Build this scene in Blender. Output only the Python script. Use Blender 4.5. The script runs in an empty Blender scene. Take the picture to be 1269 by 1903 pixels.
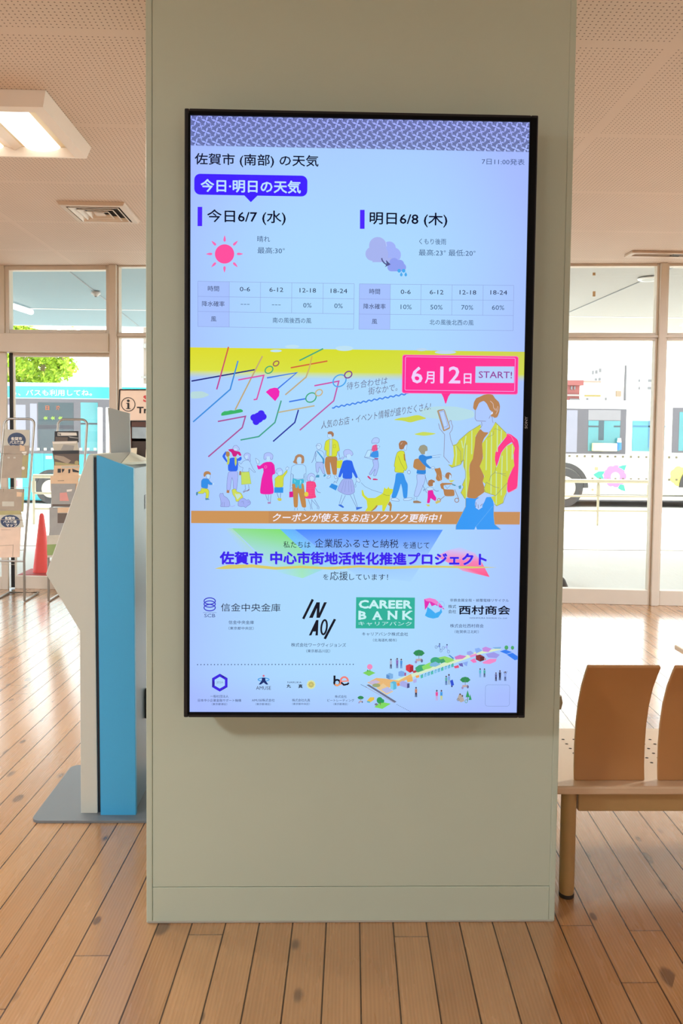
import bpy, bmesh, math, random
from mathutils import Vector, Matrix
from mathutils.geometry import tessellate_polygon

random.seed(7)
SC = bpy.context.scene
COL = SC.collection
R = math.radians

# ------------------------------------------------------------------ camera
# world: pillar front face is y = 0, floor z = 0, x to the right, window wall at y = 4.8
F_PX, CX, CY = 1444.56, 629.0, 876.14          # focal length and principal point of the 1269 x 1903 frame
PITCH, ROLL, YAW = 0.04731, 0.01073, 0.02351
CAM = Vector((0.0, -2.3249, 1.5))
def ray(px, py):
    a, b = px - CX, py - CY
    c, s = math.cos(ROLL), math.sin(ROLL)
    a, b = c*a + s*b, -s*a + c*b
    x, d, u = a/F_PX, 1.0, -b/F_PX
    c, s = math.cos(PITCH), math.sin(PITCH)
    y, z = c*d + s*u, -s*d + c*u
    c, s = math.cos(YAW), math.sin(YAW)
    return Vector((c*x + s*y, -s*x + c*y, z))
def at(px, py, y):                                # a point of the plane y = const
    v = ray(px, py); return CAM + v*((y - CAM.y)/v.y)
def onz(px, py, z):                               # a point of a horizontal plane
    v = ray(px, py); return CAM + v*((z - CAM.z)/v.z)
cam_data = bpy.data.cameras.new('camera')
cam_data.sensor_fit = 'HORIZONTAL'; cam_data.sensor_width = 36.0
cam_data.lens = F_PX/1269*36.0
cam_data.shift_x = (634.5 - CX)/1269; cam_data.shift_y = -(951.5 - CY)/1269
cam_data.clip_end = 500
cam = bpy.data.objects.new('camera', cam_data); COL.objects.link(cam)
fwd = ray(CX, CY).normalized(); rgt = (ray(CX + 100, CY) - ray(CX, CY)).normalized(); upv = rgt.cross(fwd)
m = Matrix((rgt, upv, -fwd)).transposed().to_4x4(); m.translation = CAM
cam.matrix_world = m
SC.camera = cam

# ------------------------------------------------------------------ light
SC.view_settings.view_transform = 'Standard'; SC.view_settings.look = 'None'
SC.view_settings.gamma = 1; SC.view_settings.use_curve_mapping = False
SC.view_settings.exposure = 0.0
SC.cycles.use_denoising = True
SC.cycles.max_bounces = 10; SC.cycles.diffuse_bounces = 5; SC.cycles.transparent_max_bounces = 24
world = bpy.data.worlds.new('hazy_sky'); SC.world = world; world.use_nodes = True
wn = world.node_tree.nodes; bg = wn['Background']
bg.inputs[0].default_value = (0.93, 0.97, 1.0, 1); bg.inputs[1].default_value = 4.2
sun_d = bpy.data.lights.new('sun', 'SUN'); sun_d.energy = 8.0; sun_d.angle = R(1.0); sun_d.color = (1, .95, .86)
sun = bpy.data.objects.new('sun', sun_d); COL.objects.link(sun)
sun.rotation_euler = (R(-28), R(14), 0)           # high, from beyond the buses
def area(name, loc, rot, sx, sy, power, col):
    d = bpy.data.lights.new(name, 'AREA'); d.shape = 'RECTANGLE'; d.size = sx; d.size_y = sy; d.energy = power; d.color = col
    o = bpy.data.objects.new(name, d); COL.objects.link(o); o.location = loc; o.rotation_euler = rot; return o
area('lamp_and_fill_light', (-1.63, 1.62, 2.93), (0, 0, 0), .5, .6, 30, (1, .93, .80))
for lx, ly, pw in ((-4.3, 1.62, 110), (4.3, 1.62, 200), (-3.4, -2.6, 165), (3.8, -2.2, 30)):   # added fill lamps out of view, to brighten floor and pillar
    area('lamp_and_fill_light', (lx, ly, 2.93), (0, 0, 0), .6, .6, pw, (.90, 1.0, 1.10))


# ------------------------------------------------------------------ helpers
def lin(c):
    c = c/255.0
    return c/12.92 if c <= .04045 else ((c + .055)/1.055)**2.4
def rgb(r, g, b): return (lin(r), lin(g), lin(b), 1)
def mat(name, col, rough=.5, metal=0.0, spec=.5, var=.06, scale=9.0, bump=0.0, emit=None, strength=0, coat=0):
    m = bpy.data.materials.new(name); m.use_nodes = True
    t = m.node_tree; n = t.nodes; p = n['Principled BSDF']
    p.inputs['Roughness'].default_value = rough; p.inputs['Metallic'].default_value = metal
    p.inputs['Specular IOR Level'].default_value = spec
    p.inputs['Coat Weight'].default_value = coat; p.inputs['Coat Roughness'].default_value = .06
    tc = n.new('ShaderNodeTexCoord'); no = n.new('ShaderNodeTexNoise'); no.inputs['Scale'].default_value = scale
    no.inputs['Detail'].default_value = 4
    t.links.new(tc.outputs['Object'], no.inputs['Vector'])
    mx = n.new('ShaderNodeMix'); mx.data_type = 'RGBA'
    mx.inputs['A'].default_value = tuple(max(0, c*(1 - var)) for c in col[:3]) + (1,)
    mx.inputs['B'].default_value = tuple(min(1, c*(1 + var)) for c in col[:3]) + (1,)
    t.links.new(no.outputs['Fac'], mx.inputs['Factor']); t.links.new(mx.outputs['Result'], p.inputs['Base Color'])
    if bump:
        b = n.new('ShaderNodeBump'); b.inputs['Strength'].default_value = bump; b.inputs['Distance'].default_value = .002
        t.links.new(no.outputs['Fac'], b.inputs['Height']); t.links.new(b.outputs['Normal'], p.inputs['Normal'])
    if emit:
        p.inputs['Emission Color'].default_value = emit; p.inputs['Emission Strength'].default_value = strength
    return m
def glass(name, tint=(1, 1, 1, 1), refl=.05, rough=0.0):
    m = bpy.data.materials.new(name); m.use_nodes = True
    t = m.node_tree; n = t.nodes; n.remove(n['Principled BSDF'])
    tr = n.new('ShaderNodeBsdfTransparent'); tr.inputs[0].default_value = tint
    gl = n.new('ShaderNodeBsdfGlossy'); gl.inputs['Roughness'].default_value = rough
    mx = n.new('ShaderNodeMixShader'); mx.inputs[0].default_value = refl
    t.links.new(tr.outputs[0], mx.inputs[1]); t.links.new(gl.outputs[0], mx.inputs[2])
    t.links.new(mx.outputs[0], n['Material Output'].inputs[0])
    return m

class MB:                                         # collects geometry in world space, builds ONE mesh object
    def __init__(s): s.v = []; s.f = []; s.mi = []; s.k = 0; s.sm = []
    def add(s, vs, fs, smooth=False):
        b = len(s.v); s.v += [Vector(v) for v in vs]
        for f in fs: s.f.append([b + i for i in f]); s.mi.append(s.k); s.sm.append(smooth)
        return s
    def mi_(s, k): s.k = k; return s
    def box(s, x0, x1, y0, y1, z0, z1, fr=None):
        vs = [(x, y, z) for z in (z0, z1) for y in (y0, y1) for x in (x0, x1)]
        if fr: vs = [fr(*v) for v in vs]
        return s.add(vs, [(0, 2, 3, 1), (4, 5, 7, 6), (0, 1, 5, 4), (2, 6, 7, 3), (0, 4, 6, 2), (1, 3, 7, 5)])
    def hull(s, a, b):                            # two matching polygon rings -> closed prism
        n = len(a)
        tri = tessellate_polygon([[Vector(p) for p in a]])
        fs = [tuple(t) for t in tri] + [tuple(i + n for i in reversed(t)) for t in tri]
        fs += [(i, (i + 1) % n, n + (i + 1) % n, n + i) for i in range(n)]
        return s.add(list(a) + list(b), fs)
    def prism_y(s, xz, y0, y1): return s.hull([(x, y0, z) for x, z in xz], [(x, y1, z) for x, z in xz])
    def prism_z(s, xy, z0, z1): return s.hull([(x, y, z0) for x, y in xy], [(x, y, z1) for x, y in xy])
    def prism_x(s, yz, x0, x1): return s.hull([(x0, y, z) for y, z in yz], [(x1, y, z) for y, z in yz])
    def tube(s, pts, r, n=10, cap=True):
        pts = [Vector(p) for p in pts]; rings = []
        prev = None
        for i, p in enumerate(pts):
            d = ((pts[i+1] - p) if i == 0 else (p - pts[i-1]) if i == len(pts)-1 else (pts[i+1] - p).normalized() + (p - pts[i-1]).normalized()).normalized()
            if prev is None:
                a = Vector((0, 0, 1)) if abs(d.z) < .9 else Vector((1, 0, 0)); u = d.cross(a).normalized()
            else: u = (prev - d*prev.dot(d)).normalized()
            prev = u; w = d.cross(u)
            rr = r[i] if isinstance(r, (list, tuple)) else r
            rings.append([p + (u*math.cos(2*math.pi*k/n) + w*math.sin(2*math.pi*k/n))*rr for k in range(n)])
        vs = [v for q in rings for v in q]; fs = []
        for i in range(len(rings) - 1):
            for k in range(n): fs.append((i*n + k, i*n + (k+1) % n, (i+1)*n + (k+1) % n, (i+1)*n + k))
        s.add(vs, fs, True)
        if cap: s.add(rings[0], [tuple(reversed(range(n)))]); s.add(rings[-1], [tuple(range(n))])
        return s
    def lathe(s, c, prof, n=32, smooth=True):     # prof: (radius, z) upward
        vs = []; fs = []
        for r_, z in prof:
            vs += [(c[0] + r_*math.cos(2*math.pi*k/n), c[1] + r_*math.sin(2*math.pi*k/n), c[2] + z) for k in range(n)]
        for i in range(len(prof) - 1):
            for k in range(n): fs.append((i*n + k, i*n + (k+1) % n, (i+1)*n + (k+1) % n, (i+1)*n + k))
        s.add(vs, fs, smooth); m_ = len(prof) - 1
        s.add(vs[:n], [tuple(reversed(range(n)))]); s.add(vs[m_*n:], [tuple(range(n))])
        return s
    def disc_y(s, c, r_, y0, y1, n=28, rz=None):  # a disc facing the camera side (axis y)
        rz = rz or r_
        return s.hull([(c[0] + r_*math.cos(2*math.pi*k/n), y0, c[1] + rz*math.sin(2*math.pi*k/n)) for k in range(n)],
                      [(c[0] + r_*math.cos(2*math.pi*k/n), y1, c[1] + rz*math.sin(2*math.pi*k/n)) for k in range(n)])
    def build(s, name, mats, parent=None, bevel=0, origin=None, **props):
        me = bpy.data.meshes.new(name)
        o = bpy.data.objects.new(name, me); COL.objects.link(o)
        org = Vector(origin) if origin else Vector((0, 0, 0))
        if origin: o.location = org
        q = parent
        while q is not None: org = org + q.location; q = q.parent
        me.from_pydata([tuple(v - org) for v in s.v], [], s.f)
        for mm in (mats if isinstance(mats, (list, tuple)) else [mats]): me.materials.append(mm)
        for i, p in enumerate(me.polygons): p.material_index = s.mi[i]; p.use_smooth = s.sm[i]
        bm = bmesh.new(); bm.from_mesh(me); bmesh.ops.recalc_face_normals(bm, faces=bm.faces); bm.to_mesh(me); bm.free()
        if parent is not None: o.parent = parent
        if bevel:
            b = o.modifiers.new('bevel', 'BEVEL'); b.width = bevel; b.segments = 2; b.limit_method = 'ANGLE'; b.angle_limit = R(40)
        for k, v in props.items(): o[k] = v
        return o
def thing(name, loc, label, category, group=None):
    o = bpy.data.objects.new(name, None); COL.objects.link(o); o.location = loc; o.empty_display_size = .1
    o['label'] = label; o['category'] = category
    if group: o['group'] = group
    return o
def base_of(mb):                                  # footprint centre of a builder
    xs = [v.x for v in mb.v]; ys = [v.y for v in mb.v]; zs = [v.z for v in mb.v]
    return ((min(xs)+max(xs))/2, (min(ys)+max(ys))/2, min(zs))
_glyph = {}
def text_mesh(body, bold=0.0):                    # (verts 2D scaled to the unit box, faces, aspect)
    key = (body, bold)
    if key in _glyph: return _glyph[key]
    c = bpy.data.curves.new('lettering', 'FONT'); c.body = body; c.dimensions = '2D'; c.fill_mode = 'BOTH'
    c.resolution_u = 2; c.offset = bold
    o = bpy.data.objects.new('lettering', c); COL.objects.link(o)
    me = bpy.data.meshes.new_from_object(o.evaluated_get(bpy.context.evaluated_depsgraph_get()))
    vs = [(v.co.x, v.co.y) for v in me.vertices]; fs = [tuple(p.vertices) for p in me.polygons]
    bpy.data.objects.remove(o); bpy.data.curves.remove(c); bpy.data.meshes.remove(me)
    x0 = min(v[0] for v in vs); x1 = max(v[0] for v in vs); y0 = min(v[1] for v in vs); y1 = max(v[1] for v in vs)
    w = max(x1 - x0, 1e-6); h = max(y1 - y0, 1e-6)
    _glyph[key] = ([((x - x0)/w, (y - y0)/h) for x, y in vs], fs, w/h)
    return _glyph[key]
def letters(mb, body, org, xd, yd, bold=0.0, slant=0.0):  # lettering in the parallelogram org, org+xd, org+yd
    vs, fs, _ = text_mesh(body, bold); org, xd, yd = Vector(org), Vector(xd), Vector(yd)
    return mb.add([org + xd*(u + slant*v*yd.length/xd.length) + yd*v for u, v in vs], fs)
def copy_tree(o, parent=None):
    c = o.copy(); COL.objects.link(c)
    if parent is not None: c.parent = parent
    for ch in list(o.children): copy_tree(ch, c)
    return c

# ------------------------------------------------------------------ structure materials
def floor_material():
    m = bpy.data.materials.new('knotty_pine_boards'); m.use_nodes = True
    t = m.node_tree; n = t.nodes; L = t.links.new; p = n['Principled BSDF']
    def M(op, a, b=None, c=None):
        q = n.new('ShaderNodeMath'); q.operation = op
        for i, v in enumerate((a, b, c)):
            if v is None: continue
            if isinstance(v, (int, float)): q.inputs[i].default_value = v
            else: L(v, q.inputs[i])
        return q.outputs[0]
    tc = n.new('ShaderNodeTexCoord'); sp = n.new('ShaderNodeSeparateXYZ'); L(tc.outputs['Object'], sp.inputs[0])
    X, Y = sp.outputs[0], sp.outputs[1]
    bx = M('SUBTRACT', X, M('MULTIPLY', Y, math.tan(.0401)))           # boards run 2.3 degrees off the pillar
    q = M('DIVIDE', M('ADD', bx, .7891 - .00), .10263)
    idx = M('FLOOR', q); fr = M('FRACT', q)
    wn_ = n.new('ShaderNodeTexWhiteNoise'); wn_.noise_dimensions = '1D'; L(idx, wn_.inputs['W'])
    rnd = wn_.outputs['Value']
    ln = M('ADD', M('DIVIDE', Y, 1.82), M('MULTIPLY', rnd, 7.3))       # butt joints
    seg = M('FLOOR', ln); lf = M('FRACT', ln)
    wn2 = n.new('ShaderNodeTexWhiteNoise'); wn2.noise_dimensions = '2D'
    cb = n.new('ShaderNodeCombineXYZ'); L(idx, cb.inputs[0]); L(seg, cb.inputs[1]); L(cb.outputs[0], wn2.inputs['Vector'])
    tone = wn2.outputs['Value']
    gap = M('MAXIMUM', M('LESS_THAN', fr, .021), M('GREATER_THAN', fr, .979))
    butt = M('LESS_THAN', lf, .0024)
    # grain
    cg = n.new('ShaderNodeCombineXYZ'); L(M('MULTIPLY', bx, 26), cg.inputs[0]); L(M('MULTIPLY', Y, 1.5), cg.inputs[1]); L(M('MULTIPLY', tone, 40), cg.inputs[2])
    g = n.new('ShaderNodeTexNoise'); g.inputs['Scale'].default_value = 1.0; g.inputs['Detail'].default_value = 5; g.inputs['Distortion'].default_value = 1.2
    L(cg.outputs[0], g.inputs['Vector'])
    wv = n.new('ShaderNodeTexWave'); wv.inputs['Scale'].default_value = 1.2; wv.inputs['Distortion'].default_value = 6; wv.inputs['Detail'].default_value = 2
    wv.inputs['Detail Scale'].default_value = .6; L(cg.outputs[0], wv.inputs['Vector'])
    # knots
    ck = n.new('ShaderNodeCombineXYZ'); L(M('MULTIPLY', bx, 9.0), ck.inputs[0]); L(M('MULTIPLY', Y, 4.6), ck.inputs[1]); L(M('MULTIPLY', idx, .37), ck.inputs[2])
    vo = n.new('ShaderNodeTexVoronoi'); vo.inputs['Scale'].default_value = 1.0; L(ck.outputs[0], vo.inputs['Vector'])
    kr = n.new('ShaderNodeSeparateColor'); L(vo.outputs['Color'], kr.inputs[0])
    size = M('MULTIPLY', M('GREATER_THAN', kr.outputs[0], .36), M('ADD', .09, M('MULTIPLY', kr.outputs[1], .13)))
    knot = n.new('ShaderNodeMapRange'); knot.interpolation_type = 'SMOOTHSTEP'
    L(M('DIVIDE', vo.outputs['Distance'], M('MAXIMUM', size, .0001)), knot.inputs[0])
    knot.inputs[1].default_value = .75; knot.inputs[2].default_value = 1.25; knot.inputs[3].default_value = 1; knot.inputs[4].default_value = 0
    ra = n.new('ShaderNodeValToRGB'); e = ra.color_ramp.elements
    e[0].position = .1; e[0].color = rgb(168, 115, 65); e[1].position = .9; e[1].color = rgb(202, 152, 100)
    mixv = M('ADD', M('MULTIPLY', g.outputs['Fac'], .34), M('ADD', M('MULTIPLY', tone, .32), M('MULTIPLY', wv.outputs['Fac'], .26)))
    L(mixv, ra.inputs[0])
    def mix(f, a, col):
        q = n.new('ShaderNodeMix'); q.data_type = 'RGBA'; L(f, q.inputs['Factor']); L(a, q.inputs['A']); q.inputs['B'].default_value = col; return q.outputs['Result']
    c = mix(M('MULTIPLY', knot.outputs[0], .72), ra.outputs[0], rgb(78, 46, 26))
    c = mix(M('MULTIPLY', butt, .7), c, rgb(70, 40, 22)); c = mix(M('MULTIPLY', gap, .92), c, rgb(48, 28, 14))
    L(c, p.inputs['Base Color'])
    p.inputs['Coat Weight'].default_value = 1.0; p.inputs['Coat Roughness'].default_value = .17; p.inputs['Coat IOR'].default_value = 1.85
    p.inputs['Roughness'].default_value = .27; p.inputs['Specular IOR Level'].default_value = .55
    rr = M('ADD', .2, M('MULTIPLY', g.outputs['Fac'], .14)); L(rr, p.inputs['Roughness'])
    L(M('SUBTRACT', 1.0, M('MULTIPLY', gap, .9)), p.inputs['Coat Weight'])
    b = n.new('ShaderNodeBump'); b.inputs['Strength'].default_value = .25; b.inputs['Distance'].default_value = .0012
    L(M('SUBTRACT', M('MULTIPLY', g.outputs['Fac'], .25), gap), b.inputs['Height']); L(b.outputs[0], p.inputs['Normal'])
    return m
def ceiling_material():
    m = bpy.data.materials.new('perforated_ceiling_board'); m.use_nodes = True
    t = m.node_tree; n = t.nodes; L = t.links.new; p = n['Principled BSDF']; p.inputs['Roughness'].default_value = .75
    p.inputs['Specular IOR Level'].default_value = .25
    def M(op, a, b=None):
        q = n.new('ShaderNodeMath'); q.operation = op
        for i, v in enumerate((a, b)):
            if v is None: continue
            if isinstance(v, (int, float)): q.inputs[i].default_value = v
            else: L(v, q.inputs[i])
        return q.outputs[0]
    tc = n.new('ShaderNodeTexCoord'); sp = n.new('ShaderNodeSeparateXYZ'); L(tc.outputs['Object'], sp.inputs[0])
    X, Y = sp.outputs[0], sp.outputs[1]
    px, py = .0217, .0217
    fx = M('SUBTRACT', M('FRACT', M('DIVIDE', X, px)), .5); fy = M('SUBTRACT', M('FRACT', M('DIVIDE', Y, py)), .5)
    d = M('SQRT', M('ADD', M('MULTIPLY', fx, fx), M('MULTIPLY', fy, fy)))
    hole = M('LESS_THAN', d, .155)
    jy = M('ABSOLUTE', M('SUBTRACT', M('FRACT', M('DIVIDE', M('SUBTRACT', Y, .76 - .455), .91)), .5))
    band = M('GREATER_THAN', jy, .021)
    jx = M('ABSOLUTE', M('SUBTRACT', M('FRACT', M('DIVIDE', M('SUBTRACT', X, 1.37 - .91), 1.82)), .5))
    hole = M('MULTIPLY', hole, band); hole = M('MULTIPLY', hole, M('GREATER_THAN', jx, .011))
    no = n.new('ShaderNodeTexNoise'); no.inputs['Scale'].default_value = 2.5; L(tc.outputs['Object'], no.inputs['Vector'])
    a = n.new('ShaderNodeMix'); a.data_type = 'RGBA'; L(no.outputs['Fac'], a.inputs['Factor'])
    a.inputs['A'].default_value = rgb(210, 193, 179); a.inputs['B'].default_value = rgb(218, 201, 188)
    q = n.new('ShaderNodeMix'); q.data_type = 'RGBA'; L(M('MULTIPLY', hole, .75), q.inputs['Factor']); L(a.outputs['Result'], q.inputs['A']); q.inputs['B'].default_value = rgb(84, 64, 48)
    L(q.outputs['Result'], p.inputs['Base Color'])
    return m
M_floor = floor_material(); M_ceil = ceiling_material()
M_wall = mat('painted_wall', rgb(214, 206, 190), .7)
M_frame = mat('beige_window_frame', rgb(218, 206, 190), .42, spec=.4, var=.03)
M_header = mat('beige_door_header', rgb(218, 206, 188), .45, var=.03)
M_black = mat('black_rubber', rgb(28, 26, 26), .6)
M_glass = glass('clear_window_glass', (.97, .99, .98, 1), .045)
M_concrete = mat('pale_concrete', rgb(214, 212, 206), .85, var=.05, scale=3)
M_asphalt = mat('pale_asphalt', rgb(196, 196, 194), .9, var=.06, scale=6)
M_midgrey = mat('mid_grey', rgb(150, 148, 145), .7)

# ------------------------------------------------------------------ structure
WX0, WX1, YB, ZC = -7.0, 8.0, -7.5, 3.033
W0, WT = 4.812, math.tan(-.08869)                 # the window wall: y = W0 + WT x
cosb = math.cos(-.08869)
def wf(x, d, z): return (x + d*math.sin(.08869), W0 + WT*x + d*cosb, z)   # wall frame: d = distance behind the wall line
def wb(mb, x0, x1, z0, z1, d0=-.03, d1=.05): return mb.box(x0, x1, d0, d1, z0, z1, fr=lambda a, b, c: wf(a, b, c))
wy = lambda x: W0 + WT*x
mb = MB(); mb.prism_z([(WX0, YB), (WX1, YB), (WX1, wy(WX1)+.05), (WX0, wy(WX0)+.05)], -.12, 0)
mb.build('floor', M_floor, kind='structure')
mb = MB(); mb.prism_z([(WX0, YB), (WX1, YB), (WX1, wy(WX1)+.05), (WX0, wy(WX0)+.05)], ZC, ZC + .15)
mb.build('ceiling', M_ceil, kind='structure')
MB().box(WX0-.15, WX0, YB, wy(WX0), 0, ZC).build('wall_left', M_wall, kind='structure')
MB().box(WX1, WX1+.15, YB, wy(WX1), 0, ZC).build('wall_right', M_wall, kind='structure')
mb = MB(); mb.box(WX0, WX1, YB-.15, YB, 2.5, ZC)
for xa, xb in ((WX0, -4.2), (-3.0, 1.8), (3.0, WX1)): mb.box(xa, xb, YB-.15, YB, 0, 2.5)  # unseen openings between the piers, sized for the sky light they let in
mb.build('wall_back', M_wall, kind='structure')

def window(n, x0, x1, z0, z1, fr=.035, bottom=None):
    """fixed pane: four-sided frame + glass"""
    b = bottom or fr; f = MB()
    wb(f, x0, x0+fr, z0, z1); wb(f, x1-fr, x1, z0, z1); wb(f, x0+fr, x1-fr, z1-fr, z1); wb(f, x0+fr, x1-fr, z0, z0+b)
    o = f.build('window_%d' % n, M_frame, kind='structure', bevel=.004)
    g = MB(); wb(g, x0+fr, x1-fr, z0+b, z1-fr, .008, .014); g.build('pane', M_glass, o)
    return o

# window wall, from the sliding doors on the left to the far right
window(1, -2.945, -1.948, 2.405, ZC, .04)
window(2, -1.881, -.92, 2.405, ZC, .014)
window(3, -1.881, -.92, 0, 2.385, .014, .13)
window(4, -.86, .27, 2.405, ZC, .03); window(5, -.86, .27, 0, 2.385, .03, .13)
window(6, .33, 2.97, 2.405, ZC, .022); window(7, .33, 2.97, 0, 2.385, .022, .135)
window(8, 3.03, 5.6, 2.405, ZC, .022); window(9, 3.03, 5.6, 0, 2.385, .022, .135)
window(10, 5.66, WX1, 2.405, ZC, .022); window(11, 5.66, WX1, 0, 2.385, .022, .135)
window(12, WX0, -4.1, 2.405, ZC, .04); window(13, WX0, -4.1, 0, 2.385, .04, .13)
n = 0
for x0, x1, dd in ((-1.948, -1.881, -.07), (-.92, -.86, -.05), (.27, .33, -.05), (2.97, 3.03, -.06), (5.6, 5.66, -.05)):
    n += 1; f = MB(); wb(f, x0, x1, 0, ZC, dd, .07); f.build('trim_%d' % n, M_frame, kind='structure', bevel=.005)
f = MB(); wb(f, -4.1, -2.945, 2.405, ZC, -.05, .06); f.build('wall_beside_doors', M_header, kind='structure').name = 'trim_6'
f = MB(); wb(f, -4.1, -1.948, 2.236, 2.405, -.09, .09); f.build('trim_7', M_header, kind='structure', bevel=.004)   # door operator box
f = MB(); wb(f, .33, WX1, 2.385, 2.405, -.045, .06); wb(f, -1.881, .27, 2.385, 2.405, -.045, .06); f.build('trim_8', M_frame, kind='structure')
def door(n, x0, x1, d, left, right):
    f = MB(); wb(f, x0, x0+left, 0, 2.236, d, d+.03); wb(f, x1-right, x1, 0, 2.236, d, d+.03)
    wb(f, x0+left, x1-right, 0, .124, d, d+.03); wb(f, x0+left, x1-right, 2.20, 2.236, d, d+.03)
    o = f.build('door_%d' % n, M_frame, kind='structure', bevel=.003)
    g = MB(); wb(g, x0+left, x1-right, .124, 2.20, d+.012, d+.018); g.build('pane', M_glass, o)
    return o
d1 = door(1, -2.905, -1.95, .03, .012, .012)
f = MB(); wb(f, -2.94, -2.906, .012, 2.236, .03, .06); f.build('gasket', M_black, d1)
d2 = door(2, -4.09, -2.942, -.03, .05, .062)

# ------------------------------------------------------------------ outside ground
mb = MB(); mb.prism_z([(-70, wy(-70)+30), (WX0-.2, wy(WX0)+.06), (WX1+.2, wy(WX1)+.06), (70, 40), (70, 120), (-70, 120)], -.15, -.004)
mb.build('ground', M_concrete, kind='structure')
mb = MB(); mb.box(-30, 30, 7.9, 8.06, -.02, .004); mb.build('trim_9', M_midgrey, kind='structure')  # darker grey strip across the pavement

# ------------------------------------------------------------------ canopy over the bus stops
M_soffit_l = mat('pale_blue_grey_soffit', rgb(130, 151, 160), .6, var=.03); M_soffit_r = mat('cream_soffit', rgb(180, 178, 174), .6, var=.03)
M_seam = mat('grey_joint', rgb(150, 155, 158), .7)
M_white = mat('white_paint', rgb(238, 238, 236), .4, var=.02)
cz = 3.06; YE = 9.3
cn = thing('canopy', (0, wy(0)+.1, cz), 'long flat canopy over the bus stops outside the windows', 'canopy')
mb = MB(); mb.prism_z([(-16, wy(-16)+.1), (.3, wy(.3)+.1), (.3, YE), (-16, YE)], cz, cz+.16); mb.build('soffit', M_soffit_l, cn, label='pale blue-grey half of the canopy')
mb = MB(); mb.prism_z([(.3, wy(.3)+.1), (18, wy(18)+1.3), (18, YE), (.3, YE)], cz, cz+.16); mb.build('soffit', M_soffit_r, cn, label='cream half of the canopy')
mb = MB(); mb.box(-16, 18, YE-.0, YE+.06, cz-.0, cz+.22); mb.build('fascia', M_white, cn)
for k in (7.7,):
    mb = MB(); mb.box(-16, 18, k, k+.05, cz-.004, cz); mb.build('joint_strip', M_white, cn)
for (a, b) in (((123, 500), (262, 609)), ((1269, 489), (1058, 580))):
    p, q = onz(a[0], a[1], cz-.004), onz(b[0], b[1], cz-.004); q.y = min(q.y, YE-.05)
    mb = MB(); mb.tube([p, q], .006, 6); mb.build('joint_line', M_seam, cn)
p = onz(178, 543, cz-.011); c = thing('smoke_detector', tuple(p), 'small round white detector under the canopy seen through the upper left pane', 'detector')
MB().lathe((p.x, p.y, p.z), [(.012, -.045), (.026, -.042), (.034, -.022), (.05, -.02), (.05, 0)], 20).build('housing', mat('off_white_plastic', rgb(196, 188, 184), .5), c)
MB().lathe((p.x, p.y, p.z), [(.01, -.054), (.016, -.045)], 16).build('sensor_cap', mat('grey_plastic', rgb(130, 126, 124), .5), c)
p = onz(1206, 518, cz-.011); c = thing('round_canopy_light', tuple(p), 'round flush light in the canopy seen through the upper right pane', 'light')
MB().lathe((p.x, p.y, p.z), [(.075, -.012), (.10, -.012), (.108, 0)], 36).build('rim', M_white, c)
MB().lathe((p.x, p.y, p.z), [(.062, -.015), (.072, -.011)], 36).build('lens', mat('grey_lens', rgb(176, 176, 172), .4), c)
p, q = onz(25, 566, cz-.03), onz(58, 577, cz-.03); c = thing('fluorescent_tube_light', tuple(p), 'lit tube light under the canopy seen through the left pane', 'light')
mb = MB(); mb.tube([p - Vector((0, 0, .02)), q - Vector((0, 0, .02))], .035, 10); mb.build('tube', mat('glowing_tube', (1, 1, .95, 1), emit=(1, 1, .93, 1), strength=1.6), c)
mb = MB(); mb.tube([p + Vector((0, 0, .0)), q + Vector((0, 0, .0))], .02, 6); mb.build('batten', M_white, c)

# ------------------------------------------------------------------ buses
M_bwhite = mat('white_bus_paint', rgb(244, 242, 234), .3, var=.01, coat=.4)
M_bteal = mat('turquoise_bus_paint', rgb(52, 196, 214), .3, var=.02, coat=.4)
M_bdark = mat('dark_grey_window_band', rgb(98, 96, 102), .35)
M_bglass = mat('teal_bus_glass', rgb(72, 142, 148), .06, spec=.7, var=.3, scale=1.6)
M_bglass_d = mat('smoky_bus_glass', rgb(48, 62, 70), .06, spec=.7, var=.3, scale=1.3)
M_bglass_l = mat('pale_lilac_bus_glass', rgb(140, 140, 154), .08, spec=.6, var=.12, scale=1.3)
M_tyre = mat('tyre_rubber', rgb(74, 72, 72), .8); M_hub = mat('pale_wheel_hub', rgb(200, 190, 176), .45, metal=.2)
M_sq = mat('olive_square_decal', rgb(112, 104, 80), .5); M_cream = mat('cream_trim', rgb(236, 226, 200), .5)
def zat(py, Y, px=1140): return at(px, py, Y).z
def xat(px, Y, py=830): return at(px, py, Y).x
def prect(mb, px0, px1, py0, py1, Y, t, back=.0):      # a rectangle on a bus side that spans these picture points
    x0, x1, z1, z0 = xat(px0, Y, py0), xat(px1, Y, py0), zat(py0, Y, (px0+px1)/2), zat(py1, Y, (px0+px1)/2)
    return mb.box(x0, x1, Y - t, Y + back, z0, z1)
def wheel(bus, px, py, rpx, Y):
    c = at(px, py, Y); r_ = rpx*(Y - CAM.y)/F_PX; r_ = c.z
    w = MB(); w.disc_y((c.x, c.z), r_, Y-.05, Y+.2, 40); o = w.build('tyre', M_tyre, bus, bevel=.03)
    w = MB(); w.disc_y((c.x, c.z), r_*.6, Y-.07, Y-.04, 32); hb = w.build('wheel_hub', M_hub, o, bevel=.02)
    a = MB(); N = 24
    ring = [(c.x + r_*1.28*math.cos(math.pi*k/N), c.z + r_*1.28*math.sin(math.pi*k/N)) for k in range(N+1)]
    rin = [(c.x + r_*1.04*math.cos(math.pi*k/N), c.z + r_*1.04*math.sin(math.pi*k/N)) for k in range(N, -1, -1)]
    a.prism_y(ring + rin, Y-.03, Y+.02); a.build('wheel_arch', M_tyre, bus)
YW = 14.2
x0, x1 = xat(930, YW), xat(1560, YW); zr = zat(744, YW); zb = zat(922, YW)
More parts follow.
